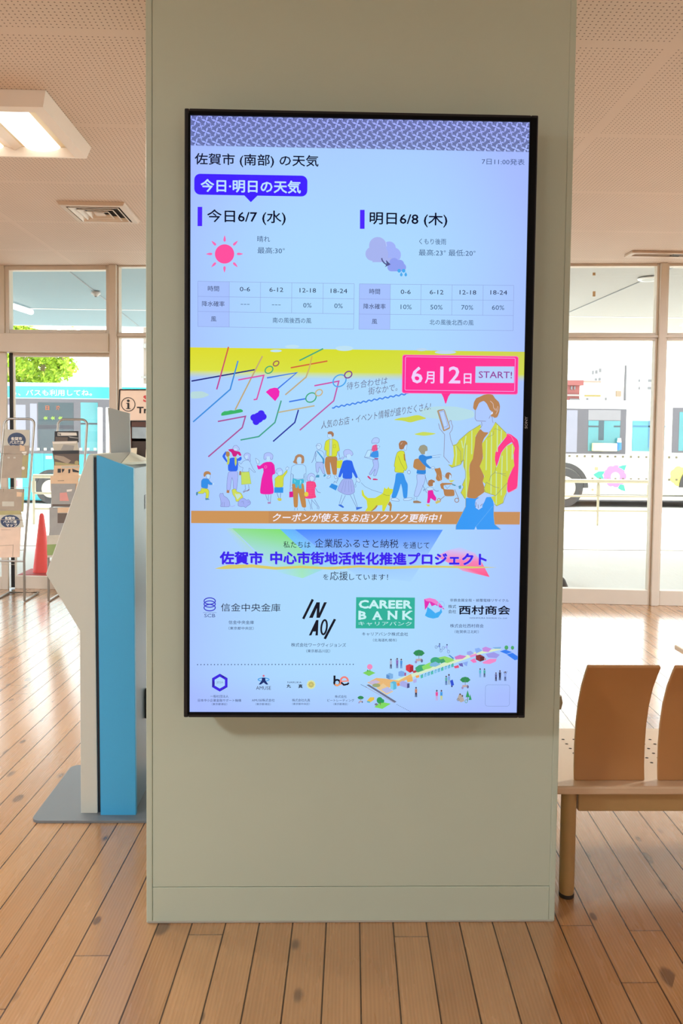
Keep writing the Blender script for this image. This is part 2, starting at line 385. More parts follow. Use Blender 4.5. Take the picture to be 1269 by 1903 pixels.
bw = thing('white_bus', ((x0+x1)/2, YW+1.15, 0), 'white bus decorated with pink and yellow flowers and square decals, outside on the right', 'bus')
MB().box(x0, x1, YW, YW+2.3, zb, zr).build('body', M_bwhite, bw, bevel=.12)
band = MB(); prect(band, 940, 1164, 759, 843, YW, .012); prect(band, 1250, 1540, 759, 843, YW, .012); band.build('window_band', M_bdark, bw, bevel=.004)
for (a, b, c_, d_, mm) in ((1000, 1073, 762, 840, M_bglass_l), (1093, 1152, 782, 838, M_bglass), (1262, 1330, 766, 838, M_bglass), (1345, 1420, 766, 838, M_bglass)):
    q = MB(); prect(q, a, b, c_, d_, YW, .016); q.build('window_pane', mm, bw)
q = MB(); prect(q, 1093, 1153, 762, 781, YW, .016); q.build('sun_shade', mat('grey_blind', rgb(140, 138, 142), .6), bw)
q = MB(); M_int = mat('dark_interior', rgb(72, 88, 96), .6); prect(q, 1112, 1122, 782, 818, YW, .019); q.build('seat_back', M_int, bw)
for a, b in ((1093, 1112), (1140, 1152)): q = MB(); prect(q, a, b, 791, 794, YW, .019); q.build('handrail', M_int, bw)
q = MB(); prect(q, 1170, 1245, 776, 915, YW, .02); dr = q.build('bus_door', M_cream, bw, bevel=.02)
q = MB(); prect(q, 1173, 1239, 779, 912, YW, .024); q.build('door_panel', M_bwhite, dr, bevel=.01)
q = MB(); prect(q, 1174, 1235, 782, 839, YW, .03); q.build('door_pane', M_bglass, dr, bevel=.01)
q = MB(); prect(q, 1204, 1212, 782, 832, YW, .033); prect(q, 1175, 1235, 791, 794, YW, .033); q.build('door_handrail', mat('dark_blue_rail', rgb(70, 120, 150), .5), dr)
q = MB(); prect(q, 940, 1560, 923, 930, YW, .01); q.build('skirt', M_cream, bw)
q = MB(); q.box(x0+.2, x1-.2, YW+.15, YW+2.1, .12, zb); q.build('chassis', M_bdark, bw)
wheel(bw, 1046, 906, 30, YW); wheel(bw, 1310, 906, 30, YW)
# decals of the white bus: one printed pattern
M_pet = mat('pink_petal_decal', rgb(208, 126, 206), .5, var=.04); M_leaf = mat('green_leaf_decal', rgb(70, 206, 150), .5)
M_or = mat('orange_decal', rgb(246, 160, 120), .5); M_pk = mat('rose_decal', rgb(232, 130, 140), .5); M_ye = mat('yellow_flower_decal', rgb(252, 244, 110), .5)
q = MB(); dk = [M_sq, M_pet, M_leaf, M_or, M_pk, M_ye, M_bwhite]
for k in range(24):
    px = 1058 + 14.2*k
    if 1205 < px < 1228 or px > 1400: continue
    prect(q, px-2, px+2, 845.5 + .013*(px-1058), 849.5 + .013*(px-1058), YW, .006 if not 1170 < px < 1245 else .028)
    q.mi_(4 if k == 5 else 0)
    prect(q, px-2+ (0 if k else 0), px+2, 887 + .013*(px-1058), 891 + .013*(px-1058), YW, .009 if not 1170 < px < 1245 else .028); q.mi_(0)
def pdisc(px, py, rpx, t, rz=None):
    c = at(px, py, YW); s_ = (YW - CAM.y)/F_PX; q.disc_y((c.x, c.z), rpx*s_, YW - t, YW, 22, (rz or rpx)*s_)
q.mi_(1)
for k in range(9): pdisc(1142 + 14*math.cos(k*.698), 885 + 13*math.sin(k*.698), 8, .004 + k*.0001)
q.mi_(6); pdisc(1143, 886, 8.5, .007)
q.mi_(2)
def pleaf(pts): q.hull([tuple(at(a, b, YW) + Vector((0, -.0058, 0))) for a, b in pts], [tuple(at(a, b, YW)) for a, b in pts])
pleaf([(1102, 882), (1112, 876), (1124, 876), (1119, 883), (1122, 890), (1110, 889)])
pleaf([(1148, 868), (1156, 865), (1164, 864), (1160, 875), (1155, 871)])
pleaf([(1148, 907), (1152, 900), (1159, 901), (1162, 913), (1154, 911)])
q.mi_(3); prect(q, 1105, 1111, 868, 874, YW, .006); pdisc(1101, 910, 2.2, .006)
q.mi_(5)
for k in range(7): pdisc(1262 + 9*math.cos(k*.9), 885 + 10*math.sin(k*.9), 9, .004 + k*.0001)
q.build('flower_decals', dk, bw)
# things standing behind the bus window
c = at(1150, 836, YW-.09); o = thing('spray_bottle', (c.x, c.y, c.z), 'small blue and white bottle standing at the window of the white bus', 'bottle')
s_ = (YW - CAM.y)/F_PX
MB().lathe(tuple(c), [(.045, 0), (.05, .01), (.05, .10), (.045, .16)], 18).build('label_band', mat('blue_bottle', rgb(60, 130, 220), .3), o)
MB().lathe(tuple(c), [(.046, .16), (.04, .2), (.036, .25)], 18).build('cap', M_white, o)
c0, c1 = at(1101, 838, YW-.10), at(1146, 824, YW-.10)
q = MB().box(c0.x, c1.x, YW-.14, YW-.04, c0.z, c1.z); q.mi_(1).box(c0.x-.002, c0.x + .22, YW-.1405, YW-.04, c0.z, c1.z-.0)
q.build('paper_box', [mat('cream_carton', rgb(250, 246, 226), .6), mat('pale_yellow_carton', rgb(250, 246, 170), .6)], None, .01, origin=base_of(q), label='long cream carton with a yellow end lying at the window of the white bus', category='box')

YT = 14.0
x0, x1 = xat(-320, YT), xat(335, YT); zr = zat(711, YT, 100); zb = zat(931, YT, 100)
bt = thing('turquoise_bus', ((x0+x1)/2, YT+1.15, 0), 'turquoise bus with white lettering along its roof edge, parked outside on the left', 'bus')
MB().box(x0, x1, YT, YT+2.3, zb, zr).build('body', M_bteal, bt, bevel=.08)
q = MB(); prect(q, -315, 330, 711, 717, YT, .008); q.build('roof_edge', M_bwhite, bt, bevel=.003)
q = MB(); prect(q, -315, 330, 738.5, 740, YT, .012); q.build('rain_gutter', mat('pale_cyan_trim', rgb(170, 235, 240), .4), bt)
q = MB(); prect(q, -315, 330, 740, 842, YT, .01); q.build('window_band', M_bdark, bt)
for (a, b, c_, d_, mm) in ((-120, -12, 750, 838, M_bglass_l), (-6, 48, 752, 838, M_bglass_l), (56, 69, 750, 838, M_bglass_l), (71, 137, 748, 838, M_bglass_d), (150, 182, 748, 838, M_bglass), (206, 300, 748, 838, M_bglass_d)):
    q = MB(); prect(q, a, b, c_, d_, YT, .014); q.build('window_pane', mm, bt)
q = MB(); prect(q, 71, 137, 790, 797, YT, .018); prect(q, 150, 182, 786, 789, YT, .018); q.build('window_rail', mat('black_window_rail', rgb(62, 64, 72), .5), bt)
q = MB()
for k in range(-6, 9): prect(q, 72 + 13.2*k - 3, 72 + 13.2*k + 2, 832.5, 837, YT, .02)
q.build('square_decals', M_cream, bt)
q = MB(); a = at(20.5, 735.5, YT-.012); b = at(171, 735.8, YT-.012); h = zat(724, YT, 90) - zat(735.6, YT, 90)
letters(q, 'ら、バスも利用してね。', a, b - a, (0, 0, h), .012); q.build('lettering', mat('pale_lettering', rgb(206, 250, 252), .5, var=.01), bt)
q = MB(); prect(q, 71.5, 136, 749, 789, YT, .016); ds = q.build('led_panel', mat('display_glass', rgb(50, 68, 74), .1), bt)  # dark panel with glowing characters and arrows on the bus side
q = MB(); 
for ch, px in (('日', 88), ('沿', 107.5)):
    a = at(px-3.6, 762, YT-.024); b = at(px+3.6, 762, YT-.024); letters(q, ch, a, b-a, (0, 0, zat(754, YT, 100)-zat(762, YT, 100)), .03)
q.build('orange_characters', mat('orange_led', (.02, .01, .01, 1), emit=rgb(255, 138, 78), strength=1.0), ds)
q = MB()
for px in (84.5, 98, 112):
    pts = [(-4, 0), (0, -4), (0, -2), (4, -2.6), (3, 0), (4, 2.6), (0, 2), (0, 4)]
    q.hull([tuple(at(px + u, 777 + v, YT-.024)) for u, v in pts], [tuple(at(px + u, 777 + v, YT-.018)) for u, v in pts])
q.build('green_arrows', mat('green_led', (.01, .02, .01, 1), emit=rgb(202, 246, 100), strength=1.0), ds)
q = MB(); prect(q, 22, 42, 889, 908, YT, .008); q.mi_(1); prect(q, 22.5, 33, 892, 904, YT, .011); q.mi_(2); prect(q, 3, 7, 889, 908, YT, .008)
q.build('stickers', [mat('pale_cyan_sticker', rgb(190, 245, 250), .5), mat('pink_sticker', rgb(250, 130, 150), .5), mat('red_sticker', rgb(214, 60, 60), .5)], bt)
q = MB()
for px in (81.5, 62.5): prect(q, px-.25, px+.25, 843, 930, YT, .006)
prect(q, 62, 82, 881.5, 882.2, YT, .006); prect(q, 62, 80, 900, 900.6, YT, .006)
for px in (72, 85): pass
q.build('panel_gaps', mat('dark_teal_gap', rgb(24, 120, 138), .5), bt)
q = MB(); prect(q, 85, 97, 847, 853, YT, .008); q.build('pale_label', mat('pale_label', rgb(176, 246, 252), .5), bt)
wheel(bt, 96, 908, 28, YT); wheel(bt, -190, 908, 28, YT)
q = MB(); q.box(x0+.2, x1-.2, YT+.15, YT+2.1, .1, zb); q.build('chassis', M_bdark, bt)

# ------------------------------------------------------------------ guard rails, cone, posts outside
M_rail = mat('ivory_rail_paint', rgb(176, 166, 142), .4)
def guard_rail(label, px_posts, pys, py_base, Y, end=None):
    xs = [xat(p, Y, pys[0]) for p in px_posts]; c = thing('guard_rail', ((xs[0]+xs[-1])/2, Y, 0), label, 'railing', 'railings along the bus lane')
    zs = [zat(p, Y, px_posts[-1]) for p in pys]
    for x in xs:
        q = MB(); q.tube([(x, Y, 0), (x, Y, zs[0])], .02, 10); q.tube([(x, Y, .52), (x, Y, .70)], .032, 10); q.build('post', M_rail, c)
    e0, e1 = (end or (xs[0], xs[-1]))
    for i, z in enumerate(zs):
        q = MB(); q.tube([(e0, Y-.0, z), (e1, Y-.0, z)], .034 if i == 0 else .018, 10); q.build('rail', M_rail, c)
guard_rail('ivory guard rail in front of the white bus', [930, 1021, 1112, 1206], [895, 923, 950], 976, 10.8)
guard_rail('ivory guard rail in front of the turquoise bus behind the brochure racks', [62.5, 155, 250], [886.5, 918, 947], 975, 10.3)
p = at(69, 1071, 5.74); hc = at(69, 956, 5.74).z; q = MB()
c = thing('traffic_cone', (p.x, 5.85, 0), 'tall red traffic cone standing outside the glass door', 'cone')
rb = (at(86, 1071, 5.74) - at(53, 1071, 5.74)).x/2; rt = (at(75.5, 970, 5.74) - at(66, 970, 5.74)).x/2
M_cone = mat('red_cone_plastic', rgb(240, 58, 60), .45, var=.02)
cxm = at(71, 1040, 5.74).x
MB().lathe((cxm, 5.85, 0), [(rb, .03), (rb*.98, .05), (rt*1.05, hc-.05), (rt*.9, hc-.02), (rt*.5, hc)], 32).build('cone_body', M_cone, c)
q = MB(); q.box(cxm-.19, cxm+.19, 5.66, 6.04, -.003, .03); q.build('cone_base', mat('dark_cone_foot', rgb(170, 46, 46), .6), c, bevel=.01)
for px, w, lab in ((184.5, 7, 'white'), (200.5, 8, 'white')):
    a, b = xat(px-w/2, 12.4, 800), xat(px+w/2, 12.4, 800); zt = zat(757, 12.4, px)
    c = thing('bus_stop_post', ((a+b)/2, 12.45, 0), 'white post of the stop beside the turquoise bus, %s one' % ('the left' if px < 190 else 'the right'), 'post', 'bus stop posts')
    MB().box(a, b, 12.4, 12.5, 0, zt).build('shaft', M_white, c, bevel=.01)
    MB().box(a-.03, b+.03, 12.37, 12.53, 0, .06).build('foot', M_midgrey, c, bevel=.01)
q = MB(); p = at(1041, 1079, wy(2.2)+.28); q.lathe((p.x, p.y, 0), [(.05, 0), (.075, .05), (.07, .1), (.045, .16), (.02, .185)], 20)
q.build('rubber_bollard', M_black, None, origin=(p.x, p.y, 0), label='small black rounded object outside the glass just right of the pillar', category='bollard')
for py, h in ((509, .025), (546, .045)):
    p = at(1104, py, wy(2.4)-.0); x = p.x; y = wy(x)
    q = MB(); wb(q, x-.012, x+.012, p.z-h/2, p.z+h/2, .005, .008)  # small tan patch on the pane
    q.build('tan_glass_mark', mat('tan_mark', rgb(206, 180, 140), .6), None, origin=base_of(q), label=('short' if h < .03 else 'longer lower') + ' tan sticker on the upper right window pane', category='sticker')

# ------------------------------------------------------------------ trees and buildings beyond
def tree(label, px, py, w, h, Y, seed, n=11000):
    rnd = random.Random(seed); c0 = at(px, py, Y)
    t = thing('street_tree', (c0.x, Y, 0), label, 'tree', 'trees behind the turquoise bus')
    q = MB(); q.tube([(c0.x, Y, 0), (c0.x+.1, Y, c0.z*.5), (c0.x+.2, Y, c0.z*.8)], [.28, .22, .14], 10)
    for a in (-.9, -.3, .4, 1.0): q.tube([(c0.x+.1, Y, c0.z*.55), (c0.x + a*w*.3, Y+a*.3, c0.z*.9), (c0.x + a*w*.55, Y - a*.4, c0.z + h*.2)], [.12, .08, .04], 6)
    q.build('trunk', mat('bark', rgb(150, 130, 96), .9, var=.2), t)
    q = MB()
    cl = [(c0.x + rnd.uniform(-1, 1)*w*.5, Y + rnd.uniform(-1, 1)*w*.35, c0.z + rnd.uniform(-1, 1)*h*.5, rnd.uniform(.5, 1.0)) for _ in range(60)]
    for k in range(n):
        a = cl[k % len(cl)]; d = Vector((rnd.gauss(0, 1), rnd.gauss(0, 1), rnd.gauss(0, 1))).normalized()*a[3]*w*.16*rnd.uniform(.5, 1.05)
        p = Vector(a[:3]) + d; u = Vector((rnd.gauss(0, 1), rnd.gauss(0, 1), rnd.gauss(0, 1))).normalized(); v = u.orthogonal().normalized(); s_ = rnd.uniform(.05, .11)
        q.k = rnd.randrange(3); q.add([p - u*s_, p + v*s_*.55, p + u*s_, p - v*s_*.55], [(0, 1, 2, 3)])
    q.build('foliage', LEAF, t)
def leafmat(name, c):
    m = mat(name, c, .6, var=.1); p = m.node_tree.nodes['Principled BSDF']; p.inputs['Transmission Weight'].default_value = 0
    t = m.node_tree; tr = t.nodes.new('ShaderNodeBsdfTranslucent'); tr.inputs[0].default_value = c; ad = t.nodes.new('ShaderNodeMixShader'); ad.inputs[0].default_value = .5
    t.links.new(p.outputs[0], ad.inputs[1]); t.links.new(tr.outputs[0], ad.inputs[2]); t.links.new(ad.outputs[0], t.nodes['Material Output'].inputs[0]); return m
LEAF = [leafmat('fresh_leaf', rgb(172, 200, 58)), leafmat('yellow_leaf', rgb(196, 216, 78)), leafmat('deep_leaf', rgb(134, 166, 44))]
tree('leafy yellow-green tree rising above the turquoise bus', 60, 676, 2.3, 3.2, 24, 3)
tree('yellow-green tree at the left edge behind the turquoise bus', -38, 690, 2.4, 3.0, 26, 5, 3500)
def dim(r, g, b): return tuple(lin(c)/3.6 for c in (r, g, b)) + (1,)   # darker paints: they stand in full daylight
def building(label, px0, px1, py0, Y, col, wins, wcol=dim(186, 188, 192), depth=8, extra=(), name='building'):
    x0, x1, z = xat(px0, Y, py0), xat(px1, Y, py0), zat(py0, Y, (px0+px1)/2)
    t = thing(name, ((x0+x1)/2, Y + depth/2, 0), label, 'building')
    MB().box(x0, x1, Y, Y+depth, 0, z).build('walls', mat('render', col, .8, var=.02), t)
    MB().box(x0-.15, x1+.15, Y-.15, Y+depth+.1, z, z+.25).build('parapet', mat('parapet', tuple(min(1, c*1.05) for c in col[:3])+(1,), .8), t)
    wm = mat('far_window', wcol, .3)
    for (a, b, c_, d_) in wins:
        q = MB(); prect(q, a, b, c_, d_, Y, .06); q.build('window', wm, t)
    for (a, b, c_, d_, cc) in extra:
        q = MB(); prect(q, a, b, c_, d_, Y, .12); q.build('wall_panel', mat('panel', cc, .7), t)
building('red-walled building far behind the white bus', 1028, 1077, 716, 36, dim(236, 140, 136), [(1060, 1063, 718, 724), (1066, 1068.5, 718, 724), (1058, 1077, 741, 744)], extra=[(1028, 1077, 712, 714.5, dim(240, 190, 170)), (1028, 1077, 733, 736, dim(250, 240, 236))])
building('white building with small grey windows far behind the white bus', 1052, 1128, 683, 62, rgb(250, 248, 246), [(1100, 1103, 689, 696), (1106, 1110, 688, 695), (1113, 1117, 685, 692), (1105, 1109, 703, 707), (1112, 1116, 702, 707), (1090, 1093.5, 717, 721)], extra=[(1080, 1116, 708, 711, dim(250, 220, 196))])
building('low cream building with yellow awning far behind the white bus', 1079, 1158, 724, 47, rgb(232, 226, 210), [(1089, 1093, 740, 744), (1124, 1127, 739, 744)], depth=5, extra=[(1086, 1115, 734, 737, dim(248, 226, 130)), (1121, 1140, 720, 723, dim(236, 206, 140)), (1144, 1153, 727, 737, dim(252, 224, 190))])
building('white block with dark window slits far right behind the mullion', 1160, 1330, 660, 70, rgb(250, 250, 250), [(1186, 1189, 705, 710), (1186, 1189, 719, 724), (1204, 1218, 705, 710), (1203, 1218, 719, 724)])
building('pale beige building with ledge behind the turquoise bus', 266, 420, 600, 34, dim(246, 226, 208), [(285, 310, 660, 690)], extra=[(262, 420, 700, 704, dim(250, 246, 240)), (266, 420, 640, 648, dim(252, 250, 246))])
p = at(1161, 737, 38); q = MB(); q.tube([(p.x, 38, 0), (p.x, 38, zat(679, 38, 1161))], [.09, .06], 8)
q.build('street_light_pole', mat('grey_pole', rgb(96, 96, 98), .5), None, origin=(p.x, 38, 0), label='thin grey pole rising behind the white bus', category='pole')

# ------------------------------------------------------------------ pillar
PL, PR, PD = -.5187, .7391, .92
M_pil = mat('grey_green_pillar_paint', rgb(194, 204, 182), .42, spec=.35, var=.025, scale=3.0)
M_pil2 = mat('scuffed_pillar_foot', rgb(172, 166, 150), .6, var=.12, scale=14)
pil = thing('pillar', ((PL+PR)/2, PD/2, 0), 'wide pale grey-green square pillar that carries the large portrait screen', 'pillar')
MB().box(PL+.008, PR-.008, .008, PD-.008, 0, ZC-.002).build('core', M_pil, pil)
for x0, x1 in ((PL, PL+.0186), (PR-.0186, PR)):
    for y0, y1 in ((-.001, .02), (PD-.02, PD)):
        MB().box(x0, x1, y0, y1, .001, ZC-.003).build('corner_trim', M_pil, pil, bevel=.0025)
MB().box(PL+.0196, PR-.0186, 0, .02, .1135, ZC-.003).build('front_panel', M_pil, pil, bevel=.001)
MB().box(PL+.0200, PR-.0190, -.0012, .02, .004, .1120).build('base_panel', M_pil, pil, bevel=.0012)
MB().box(PL+.003, PR-.003, -.003, .02, .0, .0065).build('foot_strip', M_pil2, pil, bevel=.002)
q = MB(); q.lathe((PR+.002, .03, .68), [(.012, -.02), (.016, 0), (.012, .02)], 14); q.build('side_bumper', mat('dull_brass', rgb(150, 138, 104), .4), pil)

# ------------------------------------------------------------------ benches
M_seat = mat('pale_birch_seat', rgb(216, 184, 148), .3, var=.06, scale=5, coat=.25)
M_ply = mat('warm_beech_plywood', rgb(182, 128, 74), .38, var=.12, scale=6, coat=.2)
M_leg = mat('oak_leg', rgb(184, 146, 92), .42, var=.12, scale=9)
M_hole = mat('dark_hole', rgb(40, 24, 14), .9)
def bench(label):
    bx0, bx1, by0, by1 = .757, 2.0, .088, .588
    b = thing('wooden_bench', ((bx0+bx1)/2, (by0+by1)/2, 0), label, 'bench', 'wooden benches with plywood backrests')
    MB().box(bx0, bx1, by0, by1, .358, .385).build('seat', M_seat, b, bevel=.006)
    q = MB()
    ys = [onz(1150, y, .385).y for y in (1374.5, 1382.8, 1391.3, 1400, 1408.6, 1417.4)]
    xa = onz(1046.3, 1374.5, .385).x
    for i, y in enumerate(ys):                      # perforation pattern of the seat
        for j in range(31):
            x = xa + .0405*j
            if x < bx0+.02 or x > bx1-.02 or (i < 2 and j % 7 == 3): continue
            q.add([(x + .006*math.cos(a*math.pi/5), y + .005*math.sin(a*math.pi/5), .3855) for a in range(10)], [tuple(range(10))])
    q.build('perforation', M_hole, b, kind='stuff')
    MB().box(bx0+.09, bx1-.05, .122, .146, .288, .358).build('apron', M_leg, b, bevel=.003)
    MB().box(bx0+.09, bx1-.05, .52, .545, .288, .358).build('apron', M_leg, b, bevel=.003)
    for x in (.8185, bx1-.06):
        for y in (.134, .54):
            lg = MB().lathe((x, y, 0), [(.0225, .012), (.0245, .03), (.0245, .358)], 22).build('leg', M_leg, b)
            MB().lathe((x, y, 0), [(.0225, 0), (.0245, .003), (.0245, .013)], 22).build('foot_cap', mat('dark_foot', rgb(52, 44, 36), .6), lg)
    prof = [(.132, .385), (.137, .43), (.137, .50), (.130, .57), (.114, .64), (.088, .705), (.056, .758), (.036, .787)]
    for k in range(4):
        x0 = .835 + .2755*k; x1 = x0 + .231
        q = MB(); N = len(prof); th = .0125
        nrm = []
        for i in range(N):
            a, c = prof[max(0, i-1)], prof[min(N-1, i+1)]; dy, dz = c[0]-a[0], c[1]-a[1]; l = math.hypot(dy, dz); nrm.append((dz/l, -dy/l))
        fr = [(y, z) for y, z in prof]; bk = [(y + n_[0]*th, z + n_[1]*th) for (y, z), n_ in zip(prof, nrm)]
        vs = []; fs = []
        for ring in (fr, bk):
            for y, z in ring:
                w = .0; vs += [(x0 - w, y, z), (x1 + w, y, z)]
        for i in range(N-1):
            fs += [(2*i, 2*i+1, 2*i+3, 2*i+2), (2*N+2*i, 2*N+2*i+2, 2*N+2*i+3, 2*N+2*i+1), (2*i, 2*i+2, 2*N+2*i+2, 2*N+2*i), (2*i+1, 2*N+2*i+1, 2*N+2*i+3, 2*i+3)]
        fs += [(0, 2*N, 2*N+1, 1), (2*N-2, 2*N-1, 4*N-1, 4*N-2)]
        q.add(vs, fs, False); o = q.build('backrest', M_ply, b)
        bv = o.modifiers.new('bevel', 'BEVEL'); bv.width = .004; bv.segments = 2; bv.limit_method = 'ANGLE'; bv.angle_limit = R(50)
        for p_ in o.data.polygons: p_.use_smooth = True
        o.modifiers.new('wn', 'WEIGHTED_NORMAL')
    return b
b1 = bench('wooden bench with curved plywood backrests standing beside the pillar')
b2 = copy_tree(b1); b2['label'] = 'wooden bench farther off near the window, only the corner of its pale seat in view'
pc = onz(1254, 1198, .385); b2.location = b1.location + Vector((pc.x - .757 - .003, pc.y - .588 + .003, 0))

# ------------------------------------------------------------------ information terminal (kiosk)
M_kwhite = mat('warm_white_kiosk_shell', rgb(212, 212, 200), .38, var=.015); M_kblue = mat('sky_blue_kiosk_panel', rgb(70, 174, 226), .4, var=.03, scale=2)
M_kgap = mat('dark_navy_gap', rgb(14, 26, 40), .5); M_kmetal = mat('satin_grey_steel', rgb(122, 138, 148), .42, metal=.35, var=.05, scale=2)
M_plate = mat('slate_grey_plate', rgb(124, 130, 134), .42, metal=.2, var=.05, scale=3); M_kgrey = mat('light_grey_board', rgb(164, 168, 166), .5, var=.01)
ky = .672
def K(px, py, y=ky): v = at(px, py, y); return (v.x, v.z)
kk = thing('information_kiosk', (-.80, .87, 0), 'white and sky-blue angular information terminal on a grey floor plate left of the pillar', 'kiosk')
q = MB(); r_ = .035; X0, X1, Y0, Y1 = -1.098, -.565, .612, 1.115; pts = []
for cx_, cy_, a0 in ((X1-r_, Y0+r_, -90), (X1-r_, Y1-r_, 0), (X0+r_, Y1-r_, 90), (X0+r_, Y0+r_, 180)):
    pts += [(cx_ + r_*math.cos(R(a0 + 15*i)), cy_ + r_*math.sin(R(a0 + 15*i))) for i in range(7)]
q.prism_z(pts, 0, .011); q.build('floor_plate', M_plate, kk, bevel=.002)
q = MB(); q.prism_y([K(163, 846), K(168, 843.5), K(173.5, 846), K(181.5, 1512), K(150, 1512), K(148, 1172), K(85, 1067)], ky, 1.07); q.build('front_shell', M_kwhite, kk, bevel=.003)
q = MB(); q.prism_y([K(174, 850), K(186, 850), K(192, 1516), K(181, 1516)], ky+.006, 1.06); q.build('recess', M_kgap, kk)
a, b_ = K(179.5, 846, .655), K(247.5, 870, .655)
q = MB(); q.prism_y([a, b_, K(252.5, 1519, .655), K(187, 1519, .655)], .655, ky+.004); q.build('side_panel', M_kblue, kk, bevel=.0015)
xr = -.7135
q = MB(); q.prism_y([(a[0]+.006, a[1]-.004), (xr, b_[1]-.002), (xr, .012), (a[0]+.015, .012)], ky+.004, 1.085); q.build('body', M_kmetal, kk, bevel=.002)
def onx(px, py, x): v = ray(px, py); return CAM + v*((x - CAM.x)/v.x)
s0, s1 = onx(268.5, 920, xr), onx(277, 942, xr); q = MB().box(xr-.004, xr+.0015, s0.y, s0.y+.09, s1.z, s0.z); q.build('card_slot', mat('dark_slot', rgb(16, 40, 54), .4), kk)
s0, s1 = onx(269, 1281, xr), onx(275, 1326, xr); q = MB().box(xr-.002, xr+.02, s0.y, s0.y+.02, s1.z, s0.z); q.build('door_handle', M_black, kk, bevel=.003)
q = MB()                                           # folded top: grey slope on the left, white slope on the right
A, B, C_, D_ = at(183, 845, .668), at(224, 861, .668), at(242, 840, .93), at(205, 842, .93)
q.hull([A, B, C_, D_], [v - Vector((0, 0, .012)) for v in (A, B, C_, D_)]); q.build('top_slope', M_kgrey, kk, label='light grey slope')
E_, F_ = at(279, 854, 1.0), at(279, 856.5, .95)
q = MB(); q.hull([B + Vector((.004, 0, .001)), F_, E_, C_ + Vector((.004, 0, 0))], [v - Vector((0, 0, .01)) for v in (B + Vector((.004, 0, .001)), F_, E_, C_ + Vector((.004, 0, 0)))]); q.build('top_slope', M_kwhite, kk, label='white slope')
q = MB(); V = [at(200, 757, .94), at(240.5, 768, .94), at(242, 840.5, .94), at(206, 842.5, .94)]
q.hull(V, [v + Vector((0, .012, 0)) for v in V]); q.build('header_board', M_kgrey, kk, bevel=.001)

# ------------------------------------------------------------------ sign stand behind the kiosk
YS = 3.3
M_sboard = mat('pinkish_beige_sign', rgb(232, 208, 190), .5, var=.02); M_ink = mat('black_ink', rgb(30, 24, 22), .5); M_redink = mat('red_ink', rgb(206, 62, 66), .5)
M_brown = mat('dark_brown_frame', rgb(84, 50, 38), .45, var=.1)
def S(px, py, y=YS): v = at(px, py, y); return v
p0, p1 = S(222, 723.5), S(318, 783)
st = thing('information_sign', ((p0.x+p1.x)/2, YS+.15, 0), 'beige sign with a round i symbol above a dark brown display case behind the kiosk', 'sign')
q = MB(); V = [S(222.5, 724), S(318, 724), S(318, 782.5), S(219.5, 782.5)]; q.hull(V, [v + Vector((0, .03, 0)) for v in V]); bd = q.build('sign_board', M_sboard, st)
q = MB()
for a, b in ((V[0], V[1]), (V[0], V[3]), (V[3], V[2])): q.tube([a + Vector((0, -.002, 0)), b + Vector((0, -.002, 0))], .005, 6)
q.build('sign_edge', M_ink, bd)
q = MB(); cc = S(238.4, 751.5); rr_ = 13.0*(YS - CAM.y)/F_PX; N = 40
ro_ = [(cc.x + rr_*math.cos(2*math.pi*k/N), YS-.002, cc.z + rr_*math.sin(2*math.pi*k/N)) for k in range(N)]
ri_ = [(cc.x + rr_*.9*math.cos(2*math.pi*k/N), YS-.002, cc.z + rr_*.9*math.sin(2*math.pi*k/N)) for k in range(N)]
q.add(ro_ + ri_, [(k, (k+1) % N, N + (k+1) % N, N + k) for k in range(N)])
s_ = (YS - CAM.y)/F_PX
q.disc_y((cc.x + .1*s_, cc.z + 6.6*s_), 2.5*s_, YS-.003, YS-.001, 16)
q.box(cc.x-1.6*s_, cc.x+1.9*s_, YS-.003, YS-.001, cc.z-7.5*s_, cc.z+2.6*s_); q.box(cc.x-3.6*s_, cc.x+1.9*s_, YS-.003, YS-.001, cc.z+1.4*s_, cc.z+2.6*s_); q.box(cc.x-4*s_, cc.x+4*s_, YS-.003, YS-.001, cc.z-8.4*s_, cc.z-7.2*s_)
q.build('i_symbol', M_ink, bd)
a, b = S(254.5, 768), S(283, 768.4); q = MB(); letters(q, 'Tra', a + Vector((0, -.002, 0)), b - a, (0, 0, 12*s_), .03); q.build('black_lettering', M_ink, bd)
a, b = S(266, 747), S(277.5, 747.2); q = MB(); letters(q, 'S', a + Vector((0, -.002, 0)), b - a, (0, 0, 12.5*s_), .04); q.build('red_lettering', M_redink, bd)
c0, c1 = S(241, 783), S(318, 852)
q = MB(); q.box(c0.x, c1.x, YS, YS+.3, 0, .05); q.box(c0.x, c0.x+.012, YS, YS+.3, .05, c0.z); q.box(c1.x-.012, c1.x, YS, YS+.3, .05, c0.z); q.box(c0.x, c1.x, YS, YS+.3, S(260, 793).z, c0.z-.002)
q.box(c0.x+.012, c1.x-.012, YS+.28, YS+.3, .05, S(260, 793).z); q.build('case_frame', M_brown, st)
g0, g1 = S(243, 793.5), S(316, 815.5); q = MB().box(g0.x, g1.x, YS+.01, YS+.016, g1.z, g0.z)
q.build('display_pane', mat('grey_teal_display', rgb(112, 124, 124), .08, spec=.8, var=.35, scale=14), st)
q = MB().box(c0.x+.012, c1.x-.012, YS+.01, YS+.27, .05, g1.z-.02); q.build('lower_case', mat('dark_umber', rgb(58, 46, 40), .6), st)
